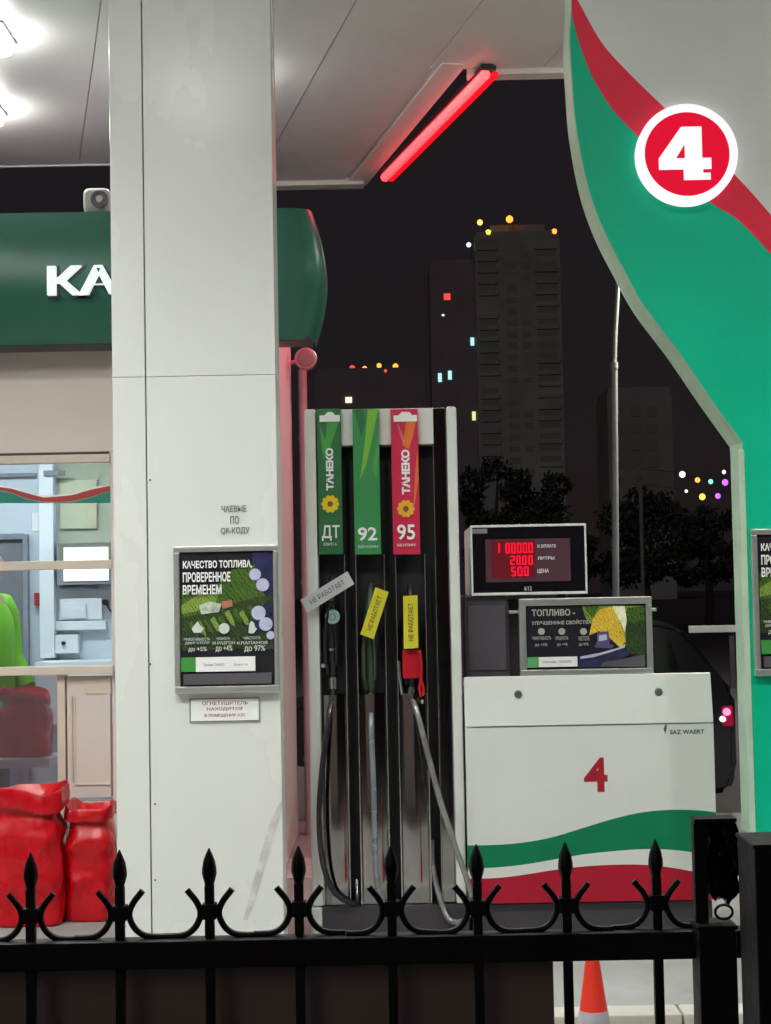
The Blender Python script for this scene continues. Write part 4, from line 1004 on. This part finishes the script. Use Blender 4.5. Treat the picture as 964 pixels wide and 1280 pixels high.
A_.rect('green_logo_block', mat('advert logo green', (.10, .38, .14), .3), at5((75, 436, 150, 506))); A_.rect('white_block', letter_w, at5((152, 434, 410, 500))); A_.text('fine_print', letter_g, 'Топливо ТАНЕКО', at5((180, 458, 370, 474)), 0)
A_.done()

# ------------------------------------------------------------------ iron fence in front
NY = 2.3
NF = F_PX/NY
fz = lambda py, px=482: P(px, py, NY).z
fence = thing('iron_fence', 'black wrought iron fence with spear tops across the foreground', 'fence', (0, NY, 0))
zr1 = fz(1168); zr0 = fz(1203)
put('rail', MB().box(-1.6, P(932, 1180, NY).x, NY-.018, NY+.018, zr0, zr1, .003), iron, fence)
put('lower_rail', MB().box(-1.6, P(932, 1180, NY).x, NY-.018, NY+.018, .12, .16, .003), iron, fence)
picks = [-188, -76, 37, 149, 260, 373, 488, 598, 709, 820]
ztip = fz(1056)
x0_ = P(482, 1060, NY).x
pk = MB(); pk.box(x0_-.0066, x0_+.0066, NY-.0066, NY+.0066, .05, zr0-.0005, .0012)
pk.box(x0_-.0066, x0_+.0066, NY-.0066, NY+.0066, zr1+.0005, ztip-.052, .0012)
pick = put('picket', pk, iron, fence)
fn = MB(); fn.lathe([(.0066, -.058), (.0068, -.050), (.0085, -.044), (.0106, -.036), (.0103, -.029), (.0085, -.018), (.0045, -.008), (.0008, 0)], (x0_, NY, ztip), 8)
fini = put('finial', fn, iron, pick, angle=25)
zc_ = fz(1135.5)
put('collar', MB().box(x0_-.0105, x0_+.0105, NY-.010, NY+.010, zc_-.010, zc_+.012, .002), iron, pick)
scb = MB(); u = NY/F_PX
for s_ in (-1, 1):
    pts = [(28, -27), (24, -22), (17.5, -14), (12.8, -5), (11.5, 2), (12.8, 9), (17.5, 18), (25, 25), (34, 28.5), (46, 29.5), (56.6, 29.5)]
    sp_ = spline([(x0_+s_*a*u, zc_-b*u) for a, b in pts], 4)
    scb.tube([(a, NY+.001, b) for a, b in sp_], .0046, 8)
put('scroll', scb, iron, pick)
for px in picks:
    xx = P(px, 1100, NY).x
    dx_ = xx-x0_
    c = pick if px == 488 else dup(pick, fence)
    c.location = Vector((dx_, 0, random.uniform(-.002, .002)))
    c.rotation_euler = (random.uniform(-.004, .004), random.uniform(-.0025, .0025), 0)
# brown sheet fixed behind the pickets
r = RC(-200, 1190, 693, 1400, NY+.07)
shp = MB(); shp.box(-1.7, r[1], NY+.06, NY+.066, .1, fz(1188), .002)
tag(put('sheet_panel', shp, brown_sheet, base=(-.5, NY+.063, .1)), 'plain brown sheet panel fixed behind the iron fence', 'panel')
# posts
def fpost(px0, px1, py0, Y, label):
    a, b = P(px0, 1150, Y).x, P(px1, 1150, Y).x; zt = P((px0+px1)/2, py0, Y).z
    t = thing('fence_post', label, 'post', ((a+b)/2, Y, 0))
    w_ = b-a
    put('shaft', MB().box(a+.002, b-.002, Y-w_/2, Y+w_/2, 0, zt-.006, .003), iron, t)
    put('cap', MB().box(a, b, Y-w_/2-.002, Y+w_/2+.002, zt-.006, zt, .002), iron, t)
fpost(866.5, 917, 1152, 2.28, 'black square fence post foot below the crumpled black film')
ub = MB(); a, b = P(866.5, 1080, 2.28).x, P(883, 1080, 2.28).x
ub.box(a, b, 2.27, 2.29, P(875, 1151.5, 2.28).z, P(890, 1027, 2.28).z, .002); ub.box(a, P(918, 1024, 2.28).x, 2.262, 2.298, P(890, 1027, 2.28).z+.0005, P(890, 1021, 2.28).z, .002)
tag(put('gate_bar', ub, iron, base=P(875, 1152, 2.28)), 'thin black upright bar with flat top from which the film hangs', 'bar')
fpost(933, 1030, 1047, 2.12, 'wide black gate post at the lower right corner')
fb2 = MB(); nu, nv = 26, 44; G = []
for layer in (0, 1):
    g_ = []
    for i in range(nu+1):
        row = []
        for j in range(nv+1):
            s_, t = i/nu, j/nv
            L_, R_ = 881-2*t, 922+5*math.sin(t*4)-8*max(0, t-.55)+4*noise.noise(Vector((t*7, 3, 1)))
            bot = 1122+9*s_+10*noise.noise(Vector((s_*5, 1, 4)))
            c = P(L_+(R_-L_)*s_, 1028+(bot-1028)*t, 2.275)
            c.y += .030*noise.noise(Vector((s_*5, t*2.2, 2)))+.016*(1-abs(noise.noise(Vector((s_*7, t*3, 8))))*3)+(.0015 if layer else 0)
            row.append(fb2.bm.verts.new(c))
        g_.append(row)
    for i in range(nu):
        for j in range(nv): fb2.bm.faces.new((g_[i][j], g_[i+1][j], g_[i+1][j+1], g_[i][j+1]))
    G.append(g_)
rim = [(i, 0) for i in range(nu)]+[(nu, j) for j in range(nv)]+[(i, nv) for i in range(nu, 0, -1)]+[(0, j) for j in range(nv, 0, -1)]
for k in range(len(rim)):
    p, q = rim[k], rim[(k+1) % len(rim)]
    fb2.bm.faces.new((G[0][p[0]][p[1]], G[0][q[0]][q[1]], G[1][q[0]][q[1]], G[1][p[0]][p[1]]))
tag(put('plastic_film', fb2, black_film, base=P(905, 1125, 2.275), angle=60), 'crumpled glossy black plastic film hanging between the two dark posts', 'plastic film')
wr = MB(); wr.tube([P(905+11*math.cos(a), 1140+9*math.sin(a), 2.25+.01*math.sin(a)) for a in [k*PI/8 for k in range(17)]], .002, 6)
tag(put('wire_loop', wr, iron, base=P(905, 1149, 2.25)), 'thin black wire loop hanging at the fence post foot', 'wire')

# ------------------------------------------------------------------ cone
cyy = 5.0; cx_ = P(741.5, 1240, cyy).x; ctop = P(741, 1186, cyy).z
cone = thing('traffic_cone', 'orange traffic cone with grey band standing before the kerb', 'cone', (cx_, cyy, 0))
rad = lambda z: .017+(ctop-z)*.14
zb1 = P(741, 1262, cyy).z; zb2 = zb1-.13
def frus(z0, z1, extra=0): return [(rad(z0)+extra, z0), (rad(z1)+extra, z1)]
put('base', MB().box(cx_-.13, cx_+.13, cyy-.13, cyy+.13, 0.002, .03, .012), cone_o, cone)
b = MB(); b.lathe([(rad(.03), .03)] + [(rad(ctop-.012), ctop-.012), (rad(ctop)-.006, ctop), (rad(ctop)-.012, ctop-.01)], (cx_, cyy, 0), 28); put('body', b, cone_o, cone)
b = MB(); b.lathe(frus(zb2, zb1, .0015), (cx_, cyy, 0), 28); put('reflective_band', b, cone_w, cone)

# ------------------------------------------------------------------ street lamp, car, far buildings
SY = 21.0
sb0 = P(768, 742, SY); s1 = P(768, 457, SY); s2_ = P(769, 420, SY); s3 = P(772, 366, SY)
lamp = thing('street_lamp', 'tall slim grey street lamp pole rising behind the pump', 'street lamp', (sb0.x, SY, 0))
b = MB(); b.tube([(sb0.x, SY, 0), (sb0.x, SY, .6), s1], [.05, .047, .042], 12); put('lower_pole', b, galv, lamp)
ptop = Vector((s3.x+.28, SY, s3.z+1.5)); arm = ptop+Vector((.9, 0, .35))
b = MB(); b.tube([s1, s2_, s3, s3+Vector((.05, 0, .6)), ptop, ptop+Vector((.35, 0, .28)), arm], .03, 10); put('upper_pole', b, galv, lamp)
put('joint_collar', MB().lathe([(.05, -.04), (.05, .04)], s1, 12), galv, lamp)
hd = MB(); hd.box(arm.x-.1, arm.x+.55, SY-.12, SY+.12, arm.z-.04, arm.z+.06, .03, 3); put('lamp_head', hd, dark_grey, lamp)
put('lens', MB().box(arm.x, arm.x+.45, SY-.09, SY+.09, arm.z-.052, arm.z-.042), emit('unseen lit lens', (1, .9, .75), 4), lamp)
ld = bpy.data.lights.new('pole_fill_light', 'SPOT'); ld.energy = 2500; ld.spot_size = math.radians(150); ld.shadow_soft_size = .15; ld.color = (1, .95, .85)  # unseen spot at the hidden head, added to brighten the pole
lo_ = bpy.data.objects.new('pole_fill_light', ld); COL.objects.link(lo_); lo_.location = Vector((arm.x+.2, SY, arm.z-.1))-BASE[lamp]; lo_.parent = lamp

# parked car: dark hatchback, seen from its side behind the pump
CYc = 10.75
cr = P(921, 900, CYc).x; cl_ = cr-3.55
car = thing('parked_car', 'dark hatchback parked behind the fuel pump with its roof showing', 'car', ((cr+cl_)/2, CYc+.8, 0))
def carpt(u_, z): return (cl_+(cr-cl_)*u_, z)
side_prof = [carpt(*p) for p in ((0, .28), (.0, .62), (.04, .74), (.22, .92), (.29, .98), (.40, 1.34), (.47, 1.44), (.62, 1.49), (.80, 1.46), (.90, 1.38), (.97, 1.05), (1.0, .92), (1.0, .40), (.985, .26), (.84, .22), (.16, .22))]
cb = MB(); cb.prism(side_prof, CYc, CYc+1.64)
bmesh.ops.bevel(cb.bm, geom=[e for e in cb.bm.edges], offset=.045, segments=3, affect='EDGES')
body = put('body', cb, car_paint, car, angle=40)
gw = MB()
gw.prism([carpt(*p) for p in ((.335, 1.0), (.43, 1.36), (.58, 1.41), (.58, 1.0))], CYc-.006, CYc+.004); gw.prism([carpt(*p) for p in ((.60, 1.0), (.60, 1.41), (.80, 1.38), (.88, 1.28), (.90, 1.02))], CYc-.006, CYc+.004)
put('side_window', gw, car_glass, car)
rg = MB(); rg.box(cl_+.52*(cr-cl_), cl_+.86*(cr-cl_), CYc+.10, CYc+.13, 1.475, 1.50, .006); put('roof_rail', rg, alu, car)
sl_ = MB(); sl_.box(cl_+.36*(cr-cl_), cl_+.9*(cr-cl_), CYc-.012, CYc-.003, .985, 1.0, .003); put('window_trim', sl_, steel_edge, car)
for ux in (.17, .80):
    wm = MB(); xx = cl_+(cr-cl_)*ux; wm.lathe([(.2, -.02), (.29, -.01), (.305, .03), (.305, .17), (.28, .19)], (xx, CYc-.01, .305), 28, 'y'); wl = put('wheel', wm, tyre_m, car)
    rm = MB(); rm.lathe([(.19, -.03), (.195, -.005)], (xx, CYc-.01, .305), 24, 'y'); put('rim', rm, alu, wl)
tlm = MB(); tlm.box(cr-.10, cr-.02, CYc-.012, CYc+.2, .70, .84, .02, 3); put('tail_lamp', tlm, emit('tail lamp', (.7, .01, .08), .22, (.3, .01, .03)), car)
for px, py, k, rd in ((903, 898, 'white', 3.2), (908, 886, 'pink', 4), (911, 896, 'violet', 3), (899, 878, 'warm', 2)):
    pass
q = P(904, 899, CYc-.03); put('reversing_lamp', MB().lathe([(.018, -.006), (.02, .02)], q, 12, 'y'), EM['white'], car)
q = P(909, 890, CYc-.03); put('glowing_reflector', MB().lathe([(.024, -.006), (.026, .02)], q, 12, 'y'), EM['pink'], car)  # pink glow put into the reflector as emission
# pale barrier rail beyond the car
b0, b1 = P(700, 788, 26), P(1010, 784, 26)
bar = thing('guard_rail', 'pale horizontal guard rail beyond the dark parked car', 'barrier', (b0.x, 26, 0))
put('beam', MB().box(P(861, 786, 26).x, b1.x, 26, 26.05, P(880, 791, 26).z, P(880, 782, 26).z, .01), galv, bar)
for k in range(3): xx = P(866, 786, 26).x+.6+k*1.1; put('post', MB().box(xx, xx+.08, 26.055, 26.13, 0, P(880, 784, 26).z), dark_grey, bar)

def lightdot(parent, name, px, py, Y, k, wpx, hpx):
    q = P(px, py, Y); a, b = wpx/2*Y/F_PX, hpx/2*Y/F_PX
    if name == 'lit_window': put(name, MB().box(q.x-a, q.x+a, Y-.15, Y-.01, q.z-b, q.z+b), EM[k], parent, angle=0)
    else: put(name, MB().lathe([(a*.3, -b), (a*.85, -b*.6), (a, 0), (a*.85, b*.6), (a*.3, b)], q, 10), EM[k], parent)

TY = 400.0
def block(name, label, px0, px1, py0, Y, M, depth, floors=None, seed=1, windows=0):
    a, b = P(px0, (py0+744)/2, Y).x, P(px1, (py0+744)/2, Y).x; zt = P((px0+px1)/2, py0, Y).z
    t = thing(name, label, 'building', ((a+b)/2, Y+depth/2, 0))
    put('wall', MB().box(a, b, Y, Y+depth, 0, zt), M, t, angle=0)
    put('roof_parapet', MB().box(a+.02*(b-a), b-.02*(b-a), Y+.5, Y+depth-.5, zt+.01, zt+1.2), M, t, angle=0)
    return t, a, b, zt
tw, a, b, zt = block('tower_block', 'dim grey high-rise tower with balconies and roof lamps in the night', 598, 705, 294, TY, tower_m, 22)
put('lift_house', MB().box(a+(b-a)*.2, a+(b-a)*.85, TY+4, TY+14, zt+1.3, zt+3.6), tower_m, tw, angle=0)
rr = random.Random(5); fh = 2.9; z = zt-3.4; nfl = 0
while z > zt-62:
    for c0, c1, kind in ((.03, .26, 'b'), (.36, .48, 'w'), (.54, .64, 'w'), (.70, .97, 'b')):
        xa, xb = a+(b-a)*c0, a+(b-a)*c1
        if kind == 'b':
            wv = put('balcony', MB().box(xa, xb, TY-.4, TY-.01, z-.25, z+.95), tower_m, tw, angle=0) if rr.random() < .8 else None
            if rr.random() < .85: put('window', MB().box(xa+.3, xb-.3, TY-.06, TY-.008, z+1.0, z+2.45), tower_win, tw, angle=0)
        elif rr.random() < .75: put('window', MB().box(xa, xb, TY-.06, TY-.008, z+.7, z+2.2), tower_win, tw, angle=0)
    z -= fh; nfl += 1
for px, py, k, s_ in ((600, 278, 'amber', 7), (610.5, 291, 'yellow', 8), (637, 274, 'orange', 9), (693, 290, 'orange', 8), (586, 306, 'white', 6)):
    q = P(px, py, TY+1.0)
    put('mast', MB().tube([(q.x, TY+1.0, zt-.5 if px > 598 else zt-6), (q.x, TY+1.0, q.z-.5)], .1, 6), tower_win, tw)
    lightdot(tw, 'roof_lamp', px, py, TY+1.0, k, s_, s_)
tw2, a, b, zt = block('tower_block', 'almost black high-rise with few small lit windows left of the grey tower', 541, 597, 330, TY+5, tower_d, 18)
for px, py, k, w_, h_ in ((559, 371, 'red', 8, 8), (554, 394, 'warm', 3, 2), (590.5, 427, 'cyan', 4.5, 10), (550, 472, 'cyan', 4.5, 11), (562.5, 469, 'cyan', 4.5, 11), (592.5, 520, 'lime', 4.5, 11)):
    lightdot(tw2, 'lit_window', px, py, TY+5, k, w_, h_)
tw3, a, b, zt = block('apartment_building', 'low dark building with a row of red roof lamps above the pump', 396, 534, 467, 300, tower_d, 16)
for px, py, k, s_ in ((440.5, 460, 'red', 7), (456, 461, 'orange', 6.5), (474, 457, 'orange', 6), (482, 464, 'red', 8), (494.5, 458, 'orange', 7)):
    q = P(px, py, 301); put('mast', MB().tube([(q.x, 301, zt-.2), (q.x, 301, q.z-.3)], .06, 6), tower_win, tw3); lightdot(tw3, 'roof_lamp', px, py, 301, k, s_, s_)
lightdot(tw3, 'lit_window', 436, 500, 300, 'warm', 8, 7)
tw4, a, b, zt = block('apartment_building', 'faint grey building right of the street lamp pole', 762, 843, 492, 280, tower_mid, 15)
for i in range(5):
    for k in range(3): put('window', MB().box(a+1+k*3, a+2.6+k*3, 279.9, 279.99, zt-4-i*3, zt-2.4-i*3), tower_win, tw4, angle=0)
# festive bulbs on a cable
sl_y = 45.0
g0 = thing('string_lights', 'string of small coloured festive bulbs left of the green pillar', 'string lights', P(880, 640, sl_y))
bulbs = [(853, 593, 'white', 8), (872, 600, 'orange', 6.5), (888.5, 602, 'teal', 6), (906.5, 603, 'violet', 8), (858, 614, 'white', 4), (878, 621, 'yellow', 8), (897.5, 620, 'violet', 7), (905, 590, 'white', 5)]
put('cable', MB().tube([P(800, 586, sl_y), P(853, 591, sl_y), P(872, 598, sl_y), P(888, 600, sl_y), P(906, 600, sl_y), P(905, 588, sl_y), P(960, 570, sl_y)], .007, 5), black_plastic, g0)
put('lower_cable', MB().tube([P(800, 605, sl_y), P(858, 612, sl_y), P(878, 618, sl_y), P(897, 617, sl_y), P(960, 600, sl_y)], .007, 5), black_plastic, g0)
for px, py in ((800, 586), (960, 570)): put('pole', MB().tube([(P(px, py, sl_y).x, sl_y, 0), P(px, py-2, sl_y)], .06, 8), tower_win, g0)
for px, py, k, s_ in bulbs: lightdot(g0, 'bulb', px, py, sl_y-.02, k, s_, s_)

# dark trees across the road, in front of the far blocks
def leafy_tree(px, top, w_px, Y, seed, label):
    rr = random.Random(seed); k = Y/F_PX
    x = P(px, 744, Y).x; zt = P(px, top, Y).z; R = w_px*k/2; zc = zt*.62; H = zt-zc*.55
    t = thing('broadleaf_tree', label, 'tree', (x, Y, 0), 'dark trees across the road')
    tb_ = MB(); tb_.tube([(x, Y, 0), (x+.1, Y, zt*.25), (x-.05, Y, zt*.5), (x+.1, Y, zt*.85)], [.2, .16, .12, .03], 8)
    for q in range(6):
        a = rr.uniform(0, 2*PI); z0 = zt*rr.uniform(.3, .6)
        tb_.tube([(x, Y, z0), (x+math.cos(a)*R*.4, Y+math.sin(a)*R*.4, z0+zt*.12), (x+math.cos(a)*R*.8, Y+math.sin(a)*R*.8, z0+zt*.22)], [.08, .05, .015], 6)
    put('trunk', tb_, mat('dark bark', (.05, .04, .035), .9), t)
    lumps = [(rr.uniform(-.75, .75)*R, rr.uniform(-.6, .6)*R, zt*rr.uniform(.36, .86), rr.uniform(.28, .5)*R) for _ in range(16)] + [(0, 0, zt-R*.42, R*.4)]
    cb_ = MB()
    for lx, ly, lz, lr in lumps:
        for _ in range(150):
            d_ = Vector((rr.gauss(0, 1), rr.gauss(0, 1), rr.gauss(0, 1))).normalized()*lr*rr.uniform(.55, 1.1)
            c = Vector((x+lx, Y+ly, lz))+Vector((d_.x, d_.y, d_.z*.8)); s_ = rr.uniform(.09, .2)
            u_ = Vector((rr.uniform(-1, 1), rr.uniform(-1, 1), rr.uniform(-1, 1))).normalized(); v_ = u_.orthogonal().normalized()
            cb_.bm.faces.new([cb_.bm.verts.new(c+p) for p in (u_*s_, v_*s_*.5, -u_*s_, -v_*s_*.5)])
    put('crown', cb_, mat('dark foliage', (.045, .055, .03), .7, var=.4), t, angle=0)
leafy_tree(622, 566, 95, 62, 11, 'dark leafy tree across the road hiding the foot of the grey tower')
leafy_tree(698, 585, 100, 58, 12, 'dark leafy tree across the road left of the street lamp pole')
leafy_tree(806, 604, 110, 60, 13, 'dark leafy tree across the road right of the street lamp pole')
leafy_tree(885, 628, 90, 66, 14, 'dark leafy tree behind the coloured festive bulbs')
